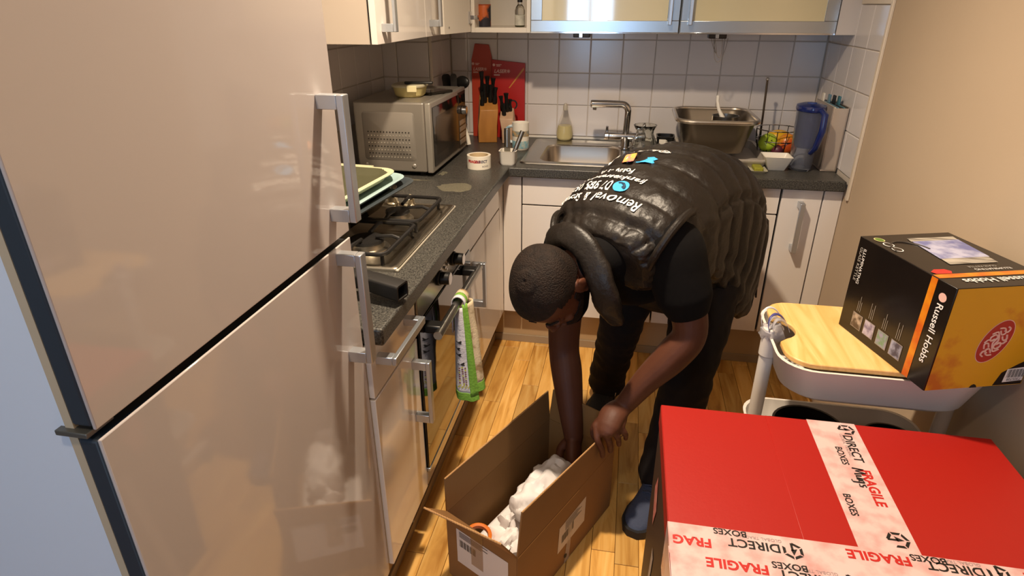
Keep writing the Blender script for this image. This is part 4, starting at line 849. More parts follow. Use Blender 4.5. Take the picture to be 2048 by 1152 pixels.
for (y, w_) in ((-1.99, .028), (-2.06, .03), (-2.13, .03)): mb.add([left_face(y, .42), left_face(y - w_, .42), left_face(y - w_ + .06, .02), left_face(y + .06, .02)], [(0, 1, 2, 3)]); mb.add([left_face(y - w_, .36), left_face(y - w_ - .02, .30), left_face(y - .10, .02), left_face(y - .07, .02)], [(0, 1, 2, 3)])
mb.build('white_side_print', M('greyish_print', '#a89c92', .5), rb, smooth=0)
tape_m = M('white_sealing_tape', '#dda5a0', .18, alpha=.74, var=(34, .6, '#f0dcd8', .42, .7), bump=(18, .15)); tz = BZ + .0006
t1 = MB().box(1.430, 1.518, by0 - .0006, by1 + .002, BZ + .0001, tz).box(1.43, 1.518, by1 + .0018, by1 + .0026, BZ - .09, BZ + .0001).build('sealing_tape', tape_m, rb, smooth=0)
t2 = MB().box(bx0 - .0026, bx1 + .002, -2.212, -2.150, tz + .0001, tz + .0006).box(bx0 - .0032, bx0 - .0022, -2.212, -2.150, BZ - .10, tz + .0006).build('sealing_tape', tape_m, rb, smooth=0)
t3 = MB().box(bx0 - .0026, bx1 + .002, -2.264, -2.200, tz + .0007, tz + .0012).box(bx0 - .0042, bx0 - .0034, -2.264, -2.200, BZ - .10, tz + .0012).build('sealing_tape', tape_m, rb, smooth=0)
def hexlogo(mb, c, ex, ey, r):
    c, ex, ey = V(c), V(ex), V(ey)
    P_ = lambda a, rr: c + ex * rr * cos(radians(a)) + ey * rr * sin(radians(a))
    for k in range(6):
        if k == 4: continue
        a0, a1 = 30 + 60 * k, 90 + 60 * k; mb.add([P_(a0 + 3, r), P_(a1 - 3, r), P_(a1 - 6, r * .68), P_(a0 + 6, r * .68)], [(0, 1, 2, 3)])
    mb.add([P_(90, r * .55), P_(210, r * .5), P_(330, r * .2)], [(0, 1, 2)]); mb.add([c - ey * r * .9 - ex * .1 * r, c - ey * r * .9 + ex * .12 * r, c + ex * .12 * r, c - ex * .1 * r], [(0, 1, 2, 3)])
def tape_print(tape, items, z):
    for (s, x, y, vert, size) in items:
        ex, ey = ((0, -1, 0), (1, 0, 0)) if vert else ((-1, 0, 0), (0, -1, 0)); O = (x, y, z); mb = MB()
        if s == '#': hexlogo(mb, O, ex, ey, size); mb.build('printed_logo', ink_k, tape, smooth=0)
        elif s.startswith('FRAG'): flat_text(mb, s, O, ex, ey, size * .88, bold=size * .03, spacing=1.02); mb.build('red_lettering', ink_r, tape, smooth=0)
        elif s == 'GLOBAL TRADING': flat_text(mb, s, O, ex, ey, size); mb.build('grey_lettering', M('faint_grey_print', '#8d7d7c', .5), tape, smooth=0)
        else: flat_text(mb, s, O, ex, ey, size, bold=size * .02); mb.build('black_lettering', ink_k, tape, smooth=0)
tape_print(t1, [('#', 1.497, -1.853, True, .016), ('DIRECT', 1.486, -1.870, True, .0225), ('GLOBAL TRADING', 1.480, -1.868, True, .008), ('BOXES', 1.462, -1.908, True, .0165), ('FRAGILE', 1.487, -1.967, True, .0265), ('BOXES', 1.440, -2.034, True, .0165), ('#', 1.494, -2.125, True, .017)], tz + .0003)
tape_print(t2, [('FRAG', 1.213, -2.176, False, .0265), ('BOXES', 1.268, -2.151, False, .0165), ('GLOBAL TRADING', 1.318, -2.158, False, .008), ('DIRECT', 1.314, -2.168, False, .0225), ('#', 1.331, -2.176, False, .016), ('FRAGILE', 1.497, -2.158, False, .0265), ('BOXES', 1.549, -2.134 - .017, False, .0165), ('DIRECT', 1.594, -2.160, False, .0225), ('GLOBAL TRADING', 1.594, -2.152, False, .008), ('#', 1.613, -2.166, False, .016), ('FRAGILE', 1.735, -2.158, False, .0265)], tz + .0009)
tape_print(t3, [('FRAGILE', 1.289, -2.212, False, .0265), ('BOXES', 1.345, -2.202, False, .0165), ('GLOBAL TRADING', 1.385, -2.207, False, .008), ('DIRECT', 1.378, -2.216, False, .0225), ('#', 1.397, -2.222, False, .016), ('BOXES', 1.62, -2.202, False, .0165), ('FRAGILE', 1.54, -2.218, False, .0265)], tz + .0015)
# handwritten word in black marker, as pen strokes
mb = MB()
def stroke(pts, r=.0011): mb.tube([(1.474 + y * .020, -1.966 - x * .020, tz + .0012) for x, y in pts], r, 5)
stroke([(0, 0), (.12, .9), (.35, .2), (.6, .95), (.75, 0)]); stroke([(.95, .5), (1.0, .05), (1.25, .05), (1.35, .55), (1.38, 0)]); stroke([(1.8, .5), (1.55, .45), (1.55, .1), (1.8, .1), (1.82, .5), (1.8, -.4), (1.55, -.45)]); stroke([(2.35, .5), (2.1, .45), (2.15, .28), (2.35, .2), (2.3, 0), (2.05, .02)])
mb.build('handwriting', ink_k, t1, smooth=0)

# ------------------------------------------------------------------ white trolley with bamboo lid
CT = .725; cxm, cym = 1.592, -1.614
tl = thing('trolley', 'white metal kitchen trolley with two tiers beside the right wall', 'trolley', (cxm, cym, 0))
wmet = M('white_powder_coat', '#d9d2c9', .4)
def bin_(z0, z1, name):
    q = lambda w_, d_, z, rad=.07: rr3(cxm, cym, w_, d_, rad, z, 7)
    return MB().loft([q(.34, .23, z0), q(.365, .255, z0 + .012), q(.40, .295, z1 - .006), q(.412, .307, z1), q(.40, .295, z1), q(.358, .248, z0 + .014), q(.33, .22, z0 + .006)]).build(name, wmet, tl, smooth=50)
bin_(CT - .095, CT - .004, 'upper_tier'); bin_(.36, .45, 'lower_tier'); bin_(.08, .17, 'bottom_tier')
for x in (cxm - .20, cxm + .20):
    s_ = -1 if x < cxm else 1
    MB().cyl((x, cym, .06), (x, cym, CT - .02), .0155, 18).build('pole', wmet, tl)
    MB().cyl((x, cym, CT - .06), (x, cym, CT + .012), .018, 18).build('pole_sleeve', wmet, tl, bevel=.003)
    for y in (cym - .12, cym + .12):
        wl_ = MB().cyl((x, y - .012, .026), (x, y + .012, .026), .026, 20).build('castor', plastic_k, tl, bevel=.003)
    MB().box(x - .01, x + .01, cym - .14, cym + .14, .052, .07).build('foot_bar', wmet, tl, bevel=.003)
# bamboo lid with finger notch in its left edge
pts = []
L0, L1, Y0, Y1, rad = cxm - .192, cxm + .196, cym - .143, cym + .146, .055
def cor(cx, cy, a0): return [(cx + rad * cos(radians(a0 + 90 * i / 6)), cy + rad * sin(radians(a0 + 90 * i / 6))) for i in range(7)]
pts += cor(L1 - rad, Y1 - rad, 0) + cor(L0 + rad, Y1 - rad, 90)
pts += [(L0, cym + .062)] + [(L0 + .043 * sin(radians(a)), cym + .005 + .048 * cos(radians(a))) for a in range(8, 173, 15)] + [(L0, cym - .055)]
pts += cor(L0 + rad, Y0 + rad, 180) + cor(L1 - rad, Y0 + rad, 270)
tag(recenter(MB().prism(pts, CT - .0035, CT + .0085).build('bamboo_board', bamboo, bevel=.0025)), 'bamboo board lid with finger notch resting on the white trolley', 'board')
bg_ = thing('plastic_bag', 'crumpled clear plastic bag with blue stripes in the trolley notch', 'bag', (1.405, -1.605, CT - .06))
clearbag = M('clear_bag_film', '#d8d6dc', .12, trans=.6, alpha=.8, ior=1.2); bluest = M('blue_stripe_plastic', '#4a4a86', .35)
for k, (r1, w_, mat_) in enumerate(((.030, .006, clearbag), (.036, .004, bluest), (.024, .008, clearbag), (.040, .003, M('white_strap', '#d9d9e0', .3)))):
    pp = arc((1.412 - .004 * k, -1.600 + .012 * k - .02, CT + .004), r1, 10, 200, 14, V((.75, .55, -.35)).normalized(), V((-.2, .15, 1)).normalized()); rows = [[p + V((0, -w_, 0)), p + V((0, w_, .002))] for p in pp]
    MB().loft(rows, cap=False, closed=False).build('bag_strap', mat_, bg_, solid=.001, smooth=60)
mb = MB(); rings = []
for i in range(9):
    a = -pi / 2 + pi * i / 8; ring = []
    for j in range(16):
        b = 2 * pi * j / 16; p = V((cos(a) * cos(b) * .026, cos(a) * sin(b) * .03, sin(a) * .022)); p *= 1 + .5 * noise.noise(p * 70); ring.append(p + V((1.398, -1.607, CT - .004)))
    rings.append(ring)
mb.loft(rings).build('bag_body', clearbag, bg_, smooth=40)
for (nm, lab_, x, y, r_) in (('frying_pan', 'round black pan in the lower tier of the trolley at its left', 1.522, -1.60, .080), ('casserole_pot', 'dark round pot in the lower tier of the trolley at its right', 1.700, -1.62, .060)):
    p_ = thing(nm, lab_, 'pan', (x, y, .367)); MB().lathe([(r_ * .8, 0), (r_ * .95, .01), (r_, .105), (r_ * 1.03, .108), (r_ * .96, .108), (r_ * .88, .014), (.002, .012)], (x, y, .3665), 32).build('pan_body', M('dark_pan', '#241d18', .45, metal=.3), p_)
    MB().tube([(x - r_, y - .02, .47), (x - r_ - .02, y - .01, .475), (x - r_ - .02, y + .01, .475), (x - r_, y + .02, .47)], .005, 8).build('pan_handle', plastic_k, p_)

# ------------------------------------------------------------------ kettle box on the board
KA = V((1.545, -1.5645, CT + .009)); e1 = V((.2932, -.9561, 0)); e2 = V((.9561, .2932, 0)); KL, KW, KH = .268, .203, .212
kb = thing('kettle_box', 'black and yellow glass kettle carton lying on the bamboo board', 'box', KA + e1 * KL / 2 + e2 * KW / 2)
blk = M('black_gloss_card', '#151110', .22, spec=.5, var=(6, .3, '#241d17')); yel = M('yellow_flame_card', '#cf9a14', .35, var=(10, .7, '#a83a14', .36, .46)); org = M('orange_flame_band', '#d88a1c', .3, var=(22, .8, '#c04a16', .4, .62))
P3 = lambda u, s, v: KA + e1 * u + e2 * s + Z1 * v
def kprism(u0, u1, s0, s1, v0, v1):
    c = [P3(u, s, v) for v in (v0, v1) for (u, s) in ((u0, s0), (u1, s0), (u1, s1), (u0, s1))]; return MB().add(c, [(0, 3, 2, 1), (4, 5, 6, 7), (0, 1, 5, 4), (1, 2, 6, 5), (2, 3, 7, 6), (3, 0, 4, 7)])
kprism(0, KL, 0, KW, 0, KH).build('carton', blk, kb, bevel=.0012)
LFt = lambda u, v, off=.0006: P3(u, -off, v); TPt = lambda u, s, off=.0006: P3(u, s, KH + off); RTt = lambda s, v, off=.0006: P3(KL + off, s, v)
def quad(f, pts, name, mat, parent=kb): return MB().add([f(*p) for p in pts], [tuple(range(len(pts)))]).build(name, mat, parent, smooth=0)
yf = quad(RTt, [(.002, .001), (KW - .002, .001), (KW - .002, KH - .001), (.002, KH - .001)], 'yellow_panel', yel)
quad(LFt, [(.208, .001), (.224, .001), (.224, KH - .001), (.209, KH - .001)], 'orange_band', org); quad(TPt, [(.208, .001), (.224, .001), (.224, KW - .001), (.208, KW - .001)], 'orange_band', org)
def ktext(s, f, u, v, rd, up, size, name='lettering', mat=ink_w, **k):
    mb = MB(); O = f(u, v, .0010); flat_text(mb, s, O, rd, up, size, **k); return mb.build(name, mat, kb, smooth=0)
dn, up1 = V((0, 0, -1)), e1
ktext('Russell Hobbs', LFt, .238, .172, dn, e1, .0215, bold=.0002); ktext('ILLUMINATING', LFt, .022, .192, dn, e1, .0118); ktext('GLASS KETTLE', LFt, .011, .192, dn, e1, .0118, mat=M('grey_white_print', '#a8a39c', .5))
ktext('Russell Hobbs', TPt, .233, .170, -e2, e1, .0235, bold=.0004); ktext('ILLUMINATING', TPt, .192, .170, -e2, e1, .011); ktext('GLASS KETTLE', TPt, .180, .150, -e2, e1, .009, mat=MATS['grey_white_print'])
def disc(f, c, ru, rv, name, mat, off=.0008, n=28, tilt=0): 
    pts = []
    for i in range(n): a = 2 * pi * i / n; x, y = ru * cos(a), rv * sin(a); pts.append((c[0] + x * cos(tilt) - y * sin(tilt), c[1] + x * sin(tilt) + y * cos(tilt), off))
    return MB().add([f(*p) for p in pts], [tuple(range(n))]).build(name, mat, kb, smooth=0)
logo_r = M('logo_red', '#a3211c', .4); logo_p = M('logo_pink_white', '#dcb4a8', .4)
disc(LFt, (.245, .184), .009, .0085, 'round_emblem', logo_p, .0008)
# small photos and captions on the dark side
for k, (u, v) in enumerate(((.054, .036), (.094, .037), (.136, .036), (.177, .036))):
    quad(lambda a, b: LFt(a, b, .0008), [(u - .016, v - .017), (u + .016, v - .017), (u + .016, v + .017), (u - .016, v + .017)], 'photo_frame', M('photo_frame', '#8f857c', .4))
    quad(lambda a, b: LFt(a, b, .0011), [(u - .0145, v - .0155), (u + .0145, v - .0155), (u + .0145, v + .0155), (u - .0145, v + .0155)], 'photo', M('photo_%d' % k, ('#4a3d34', '#6d6480', '#8f8aa8', '#3d3d52')[k], .35, var=(60, .9, ('#b0a090', '#b8b2c4', '#5f8a5c', '#9aa0b8')[k], .4, .6)))
    mb = MB()
    for j in range(3): mb.add([LFt(u - .008 + j * .005, v + .022, .0009), LFt(u - .0072 + j * .005, v + .022, .0009), LFt(u - .0072 + j * .005, v + .045 + .012 * ((j + k) % 2), .0009), LFt(u - .008 + j * .005, v + .045 + .012 * ((j + k) % 2), .0009)], [(0, 1, 2, 3)])
    mb.build('caption_lines', MATS['grey_white_print'], kb, smooth=0)
for k, u in enumerate((.028, .057, .084)):
    disc(TPt, (u, .023), .012, .010, 'round_icon', (M('icon_yellow', '#c9c08a', .4), ink_w, ink_w)[k], .0008); disc(TPt, (u, .023), .0098, .008, 'icon_centre', (M('icon_green', '#5d7a32', .4), blk, blk)[k], .0011)
quad(lambda a, b: TPt(a, b, .0009), [(.186, .020), (.196, .006), (.206, .010), (.207, .040), (.197, .047), (.187, .040)], 'red_sticker', M('sticker_red', '#c0302a', .4))
# kettle picture printed on the top: chrome ends, blue glass, handle ring
ks = M('printed_steel', '#b9b2a6', .4, var=(20, .8, '#4a443e', .35, .6), stretch=(1, 6, 1)); kbl = M('printed_blue_glass', '#6f74a8', .35, var=(30, .8, '#c6c8e0', .38, .62))
def kq(u0, u1, s0, s1, sk, mat, nm, off=.0010): return quad(lambda a, b: TPt(a, b, off), [(u0, s0), (u1, s0 - sk), (u1, s1 - sk), (u0, s1)], nm, mat)
kq(.028, .046, .085, .190, .004, ks, 'printed_kettle'); kq(.046, .140, .083, .187, .012, kbl, 'printed_kettle'); kq(.140, .168, .072, .172, .004, ks, 'printed_kettle')
MB().tube([TPt(.095 + .052 * cos(radians(a)), .062 + .036 * sin(radians(a)) - .01, .0006) for a in range(95, 266, 10)], .0022, 6).build('printed_handle', M('print_dark_grey', '#3b342e', .35), kb)
# oval emblem on the yellow face
ov_c = (.111, .100); tl_ = radians(-24)
disc(RTt, ov_c, .0285, .047, 'oval_emblem', logo_p, .0009, 36, tl_); disc(RTt, ov_c, .0270, .0455, 'oval_emblem', logo_r, .0012, 36, tl_)
mb = MB()
def sw(pts, r=.0017):
    out = []
    for i in range(len(pts) - 1):
        p0, p1, p2, p3 = pts[max(i - 1, 0)], pts[i], pts[i + 1], pts[min(i + 2, len(pts) - 1)]
        for q in range(5):
            t = q / 5; out.append(tuple(.5 * ((2 * p1[c]) + (-p0[c] + p2[c]) * t + (2 * p0[c] - 5 * p1[c] + 4 * p2[c] - p3[c]) * t * t + (-p0[c] + 3 * p1[c] - 3 * p2[c] + p3[c]) * t ** 3) for c in (0, 1)))
    out.append(pts[-1]); mb.tube([RTt(ov_c[0] + x * .023 * cos(tl_) - y * .040 * sin(tl_), ov_c[1] + x * .023 * sin(tl_) + y * .040 * cos(tl_), .0014) for x, y in out], r, 5)
for sg in (1, -1):
    f = lambda L_: [(x * sg, y * sg) for x, y in L_]
    sw(f([(-.75, .25), (-.4, .45), (-.1, .25), (-.3, .0), (-.7, -.05), (-.85, -.25)])); sw(f([(-.5, .62), (-.1, .72), (.25, .55), (.05, .4), (-.3, .55)])); sw(f([(.1, .85), (.4, .8), (.35, .6), (.0, .62)])); sw(f([(-.15, .35), (.15, .1), (.1, -.2), (.4, -.3), (.65, -.1), (.45, .05), (.25, -.1)])); sw(f([(.5, .5), (.75, .3), (.5, .2), (.2, .35)]))
mb.build('emblem_scrolls', logo_p, kb)
quad(lambda a, b: RTt(a, b, .0008), [(.140, .002), (.200, .002), (.200, .058), (.175, .045), (.150, .030)], 'black_corner', blk)
lbk = quad(lambda a, b: RTt(a, b, .0010), [(.158, .008), (.199, .010), (.199, .040), (.160, .037)], 'barcode_label', ink_w); mb = MB()
for k in range(15): mb.add([RTt(.163 + k * .0024, .018, .0013), RTt(.163 + k * .0024 + (.0015 if k % 3 else .0008), .018, .0013), RTt(.163 + k * .0024 + (.0015 if k % 3 else .0008), .036, .0013), RTt(.163 + k * .0024, .036, .0013)], [(0, 1, 2, 3)])
flat_text(mb, '7305708', RTt(.195, .0165, .0013), -e2, -Z1, .0085); mb.build('barcode', ink_k, lbk, smooth=0)
quad(lambda a, b: RTt(a, b, .0011), [(.085, .0005), (.092, .0005), (.095, .006), (.100, .0085), (.105, .006), (.108, .0005)], 'thumb_notch', black_gap)
# ------------------------------------------------------------------ the man packing the box
person = thing('person', 'man in black padded vest and dark trousers bending over the cardboard box', 'person', (1.12, -1.18, 0))
skin = M('dark_brown_skin', '#5a3423', .55, spec=.4, bump=(180, .08), var=(12, .35, '#4a2718'))
def remeshed(name, mb, mat, parent, voxel=.0045, it=6, extra=None):
    o = mb.build(name + '_src', mat, None, smooth=0); md = o.modifiers.new('r', 'REMESH'); md.mode = 'VOXEL'; md.voxel_size = voxel; md.use_smooth_shade = True
    ms = o.modifiers.new('s', 'SMOOTH'); ms.factor = .5; ms.iterations = it
    me = bpy.data.meshes.new_from_object(o.evaluated_get(bpy.context.evaluated_depsgraph_get())); old = o.data; bpy.data.objects.remove(o); bpy.data.meshes.remove(old)
    if extra: extra(me)
    me.transform(wmat(parent).inverted()); me.materials.clear(); me.materials.append(mat); me.shade_smooth(); me.name = name
    r_ = bpy.data.objects.new(name, me); COL.objects.link(r_); r_.parent = parent; return r_
def crom(P, t):
    f = t * (len(P) - 1); i = min(int(f), len(P) - 2); q = f - i
    p0, p1, p2, p3 = P[max(i - 1, 0)], P[i], P[i + 1], P[min(i + 2, len(P) - 1)]
    g = lambda a, b, c, d: .5 * (2 * b + (-a + c) * q + (2 * a - 5 * b + 4 * c - d) * q * q + (-a + 3 * b - 3 * c + d) * q ** 3)
    return V([g(p0[k], p1[k], p2[k], p3[k]) for k in range(3)]) if hasattr(p0, '__len__') else g(p0, p1, p2, p3)
def limb(mb, pts, rad, n=18, per=6, flat=1., side=None):
    """tapered tube through joints with smooth interpolation and rounded ends"""
    P = [V(p) for p in pts]; K = per * (len(P) - 1); C_ = [crom(P, i / K) for i in range(K + 1)]; R_ = [crom(list(rad), i / K) for i in range(K + 1)]
    rings = []; up = V(side) if side else None
    d0 = (C_[1] - C_[0]).normalized(); d1 = (C_[-1] - C_[-2]).normalized()
    seq = [(C_[0] - d0 * R_[0] * .75, R_[0] * .45)] + list(zip(C_, R_)) + [(C_[-1] + d1 * R_[-1] * .6, R_[-1] * .72), (C_[-1] + d1 * R_[-1] * .92, R_[-1] * .3)]
    for i, (c, r) in enumerate(seq):
        d = (seq[min(i + 1, len(seq) - 1)][0] - seq[max(i - 1, 0)][0]).normalized()
        if up is None: up = V((0, 0, 1)) if abs(d.z) < .9 else V((1, 0, 0))
        s = d.cross(up).normalized(); u = s.cross(d).normalized()
        if not side: up = u
        rings.append([c + s * r * cos(2 * pi * j / n) + u * r * flat * sin(2 * pi * j / n) for j in range(n)])
    mb.loft(rings); return mb
# --- joints
shL, elL, wrL = V((1.168, -1.405, .842)), V((1.240, -1.450, .622)), V((1.088, -1.482, .392))
shR, elR, wrR = V((.905, -1.325, .79)), V((.902, -1.315, .470)), V((.952, -1.425, .215))
pel, nck = V((1.24, -.93, .74)), V((1.01, -1.405, .80))
hd_c = V((.876, -1.492, .741)); hl = V((.89, -.40, .10)).normalized(); hf = V((-.10, -.35, -.93)); hf = (hf - hl * hf.dot(hl)).normalized(); hu = hf.cross(hl).normalized()
if hu.y > 0: hu = -hu
HM = Matrix((hl, hf, hu)).transposed(); HS = 1.03
def H(x, y, z): return hd_c + HM @ (V((x, y, z)) * HS)
HR = [(-.118, .020, .084, .050), (-.108, .038, .094, .020), (-.088, .050, .097, -.02), (-.06, .059, .094, -.055), (-.03, .066, .089, -.076), (0, .071, .087, -.089), (.03, .0745, .091, -.096), (.06, .073, .086, -.096), (.085, .062, .066, -.082), (.103, .042, .040, -.055), (.112, .022, .015, -.03), (.115, .0006, -.008, -.0092)]
def head_ring(t, off=0, n=36):
    z = crom([r[0] for r in HR], t); w_ = crom([r[1] for r in HR], t) + off; yf = crom([r[2] for r in HR], t) + off; yb = crom([r[3] for r in HR], t) - off
    out = []
    for j in range(n):
        a = 2 * pi * j / n; ca, sa = cos(a), sin(a); e = .88
        x = w_ * math.copysign(abs(ca) ** e, ca); y = (yf + yb) / 2 + (yf - yb) / 2 * math.copysign(abs(sa) ** e, sa); out.append((x, y, z + (off if t > .9 else 0)))
    return out
body = MB()
body.loft([[H(*p) for p in head_ring(i / 30)] for i in range(31)])
# face details
def hball(c, r, sc): body.ball(H(*c), r * HS, 16, 10, sc, HM)
hball((0, .100, -.030), .013, (.75, .9, 1.7)); hball((0, .108, -.044), .0125, (1.0, .95, .8)); hball((.011, .100, -.047), .008, (1, 1, .8)); hball((-.011, .100, -.047), .008, (1, 1, .8))
for s_ in (-1, 1):
    hball((s_ * .030, .084, .012), .013, (1.7, .75, .6)); hball((s_ * .030, .079, -.010), .0145, (1.1, .85, .9)); hball((s_ * .040, .070, -.036), .018, (1, .7, .8))
    hball((s_ * .077, -.012, -.016), .028, (.25, .68, 1.15)); hball((s_ * .086, -.021, -.006), .022, (.28, .55, 1.05)); hball((s_ * .080, -.006, -.042), .010, (.5, .8, .9))
hball((0, .096, -.070), .016, (1.5, .6, .45)); hball((0, .095, -.080), .015, (1.3, .6, .5)); hball((0, .088, -.103), .019, (1.1, .7, .7))
limb(body, [nck + V((.04, .03, -.01)), nck + V((-.012, -.016, -.014)), H(0, -.035, -.06), H(0, -.01, -.01)], [.046, .054, .056, .05])
# torso and legs under the clothes
limb(body, [pel, V((1.20, -1.02, .81)), V((1.14, -1.16, .83)), V((1.06, -1.32, .81)), nck], [.12, .12, .12, .10, .06])
limb(body, [shL, V((1.05, -1.35, .815)), shR], [.05, .064, .048])
# arms
limb(body, [shL, shL.lerp(elL, .5) + V((.006, 0, 0)), elL, elL.lerp(wrL, .28) + V((.006, 0, -.006)), elL.lerp(wrL, .65), wrL], [.056, .052, .045, .0455, .036, .0275])
limb(body, [shR, shR.lerp(elR, .5), elR, elR.lerp(wrR, .3), elR.lerp(wrR, .7), wrR], [.056, .052, .046, .046, .037, .028])
# left hand gripping the flap
def finger(pts, r): limb(body, pts, [r * 1.12, r * 1.05, r, r * .86][:len(pts)], 12, 4)
K4 = [V((1.017, -1.546, .360)), V((1.041, -1.553, .369)), V((1.063, -1.548, .368)), V((1.083, -1.538, .362))]
limb(body, [wrL, wrL.lerp(K4[1], .5) + V((-.004, 0, .004)), K4[1].lerp(K4[2], .3) + V((0, .004, -.004))], [.028, .036, .034], 16, 5, .62, side=(-.25, -.6, 1))
for k in range(4): limb(body, [wrL.lerp(K4[k], .25), wrL.lerp(K4[k], .65), K4[k]], [.015, .0145, .0118], 12, 4)
finger([K4[0], (1.024, -1.568, .333), (1.037, -1.563, .300), (1.041, -1.556, .270)], .0089)
finger([K4[1], (1.052, -1.566, .338), (1.058, -1.548, .306), (1.061, -1.540, .277)], .0092)
finger([K4[2], (1.076, -1.556, .340), (1.080, -1.532, .312), (1.083, -1.524, .289)], .0087)
finger([K4[3], (1.096, -1.538, .341), (1.099, -1.519, .320), (1.100, -1.510, .301)], .0078)
limb(body, [wrL + V((-.012, -.012, -.008)), (1.032, -1.512, .358), (1.012, -1.512, .325), (1.014, -1.506, .292)], [.017, .0145, .0115, .0095], 12, 4)
# right hand reaching down into the box
pr = wrR + V((.006, -.045, -.05)); 
limb(body, [wrR, wrR.lerp(pr, .5), pr], [.028, .036, .034], 16, 5, .62, side=(1, -.3, 0))
for k, (dx, L_) in enumerate(((-.020, .058), (-.006, .064), (.008, .06), (.021, .05))):
    b0 = pr + V((dx * .6, -dx * .7, .0)); finger([b0, b0 + V((0, -.012, -.022)), b0 + V((.004, -.010, -.040)), b0 + V((.012, .0, -L_))], .0092)
limb(body, [wrR + V((-.012, .0, -.01)), wrR + V((-.036, -.012, -.035)), wrR + V((-.036, -.03, -.062)), wrR + V((-.026, -.045, -.08))], [.016, .0135, .011, .0095], 12, 4)
bod = remeshed('body', body, skin, person, .0034, 4)

# --- hair and beard as shells over the scalp and jaw
def shell(name, cond, off, mat, n=64, m_=56):
    mb = MB(); g = [[V(p) for p in head_ring(i / m_, off, n)] for i in range(m_ + 1)]; inn = [[V(p) for p in head_ring(i / m_, -.004, n)] for i in range(m_ + 1)]
    idx = {}
    def vv(lay, i, j):
        k = (lay, i, j % n)
        if k not in idx:
            p = (g if lay else inn)[i][j % n]; idx[k] = len(mb.v); mb.v.append(H(*p))
        return idx[k]
    keep = lambda i, j: cond(*((g[i][j] + g[i + 1][(j + 1) % n]) / 2))
    K = {(i, j) for i in range(m_) for j in range(n) if keep(i, j)}
    for (i, j) in K:
        mb.f.append((vv(1, i, j), vv(1, i, j + 1), vv(1, i + 1, j + 1), vv(1, i + 1, j)))
        for (di, dj, a, b) in ((-1, 0, (i, j), (i, j + 1)), (1, 0, (i + 1, j + 1), (i + 1, j)), (0, -1, (i + 1, j), (i, j)), (0, 1, (i, j + 1), (i + 1, j + 1))):
            if (i + di, (j + dj) % n) not in K: mb.f.append((vv(1, *a), vv(1, *b), vv(0, *b), vv(0, *a)))
    return mb.build(name, mat, person, smooth=70)
def hairline(x, y, z):
    if y > .045: lim = .068 - .10 * max(0, abs(x) - .045)
    elif y > -.0: lim = .012 + (y / .045) * .045
    elif y > -.035: lim = .008
    else: lim = .008 - (-.035 - y) * 1.25
    return z > lim
def hair_mat():
    m = M('cropped_black_hair', '#191310', .7, spec=.25, bump=(260, .9, 2), var=(40, .6, '#2c2019', .45, .7)); return m
shell('hair', hairline, .0045, hair_mat())
shell('beard', lambda x, y, z: (z < -.052 - .25 * max(0, y - .05) and y > -.02 + (z + .118) * -.2 and not (abs(x) < .026 and y > .07 and z > -.092)) or (abs(x) > .045 and -.02 < y < .025 and -.06 <= z < .0), .004, hair_mat())
br = MB()
for s_ in (-1, 1): br.tube([H(s_ * .014, .0935, .018), H(s_ * .03, .0925, .024), H(s_ * .048, .080, .018)], [.0028, .0036, .002], 8)
br.build('eyebrows', hair_mat(), person)

# --- T-shirt: sleeves and the hem that hangs below the vest
tee = M('black_cotton', '#0c0a0a', .9, spec=.2, bump=(40, .25))
tm = MB()
limb(tm, [shL + V((-.05, .02, .0)), shL, shL.lerp(elL, .35) + V((.004, 0, 0)), shL.lerp(elL, .62) + V((.006, -.002, 0))], [.062, .079, .077, .072], 24)
limb(tm, [shR + V((.05, .01, 0)), shR, shR.lerp(elR, .35), shR.lerp(elR, .58)], [.075, .07, .068, .066], 24)
limb(tm, [shL + V((-.03, .01, 0)), V((1.04, -1.36, .815)), shR + V((.03, 0, 0))], [.062, .080, .060], 22)
limb(tm, [V((1.06, -1.33, .80)), nck + V((.01, .005, 0)), nck + V((-.028, -.022, -.012))], [.070, .069, .066], 22)
limb(tm, [V((1.22, -1.0, .74)), V((1.15, -1.14, .73)), V((1.08, -1.28, .735)), V((1.03, -1.36, .76))], [.13, .135, .125, .09], 26)
remeshed('t_shirt', tm, tee, person, .006, 6)
# --- trousers
tro = M('charcoal_trousers', '#1b1614', .85, spec=.25, bump=(16, .5, 4))
hpL, knL, anL = V((1.325, -.985, .735)), V((1.272, -1.285, .425)), V((1.222, -1.375, .095))
hpR, knR, anR = V((1.155, -.90, .735)), V((1.070, -.985, .390)), V((1.035, -.885, .095))
q = MB()
limb(q, [V((1.25, -.90, .84)), pel, V((1.24, -.94, .66))], [.15, .165, .13], 28)
limb(q, [hpL, hpL.lerp(knL, .5) + V((.015, 0, .02)), knL, knL.lerp(anL, .45) + V((.012, .02, 0)), anL.lerp(knL, .12), anL + V((0, 0, -.03))], [.115, .098, .080, .074, .067, .070], 24)
limb(q, [hpR, hpR.lerp(knR, .5) + V((-.01, -.02, 0)), knR, knR.lerp(anR, .5), anR.lerp(knR, .12), anR + V((0, 0, -.03))], [.115, .095, .076, .070, .068, .070], 24)
def wrinkle(me):
    nr_ = [v.normal.copy() for v in me.vertices]
    for v, vn in zip(me.vertices, nr_):
        p = v.co.copy(); k = noise.noise(V((p.x * 9, p.y * 9, p.z * 26))) * .006 + noise.noise(p * 40) * .0025; v.co = p + vn * k
remeshed('trousers', q, tro, person, .006, 6, wrinkle)
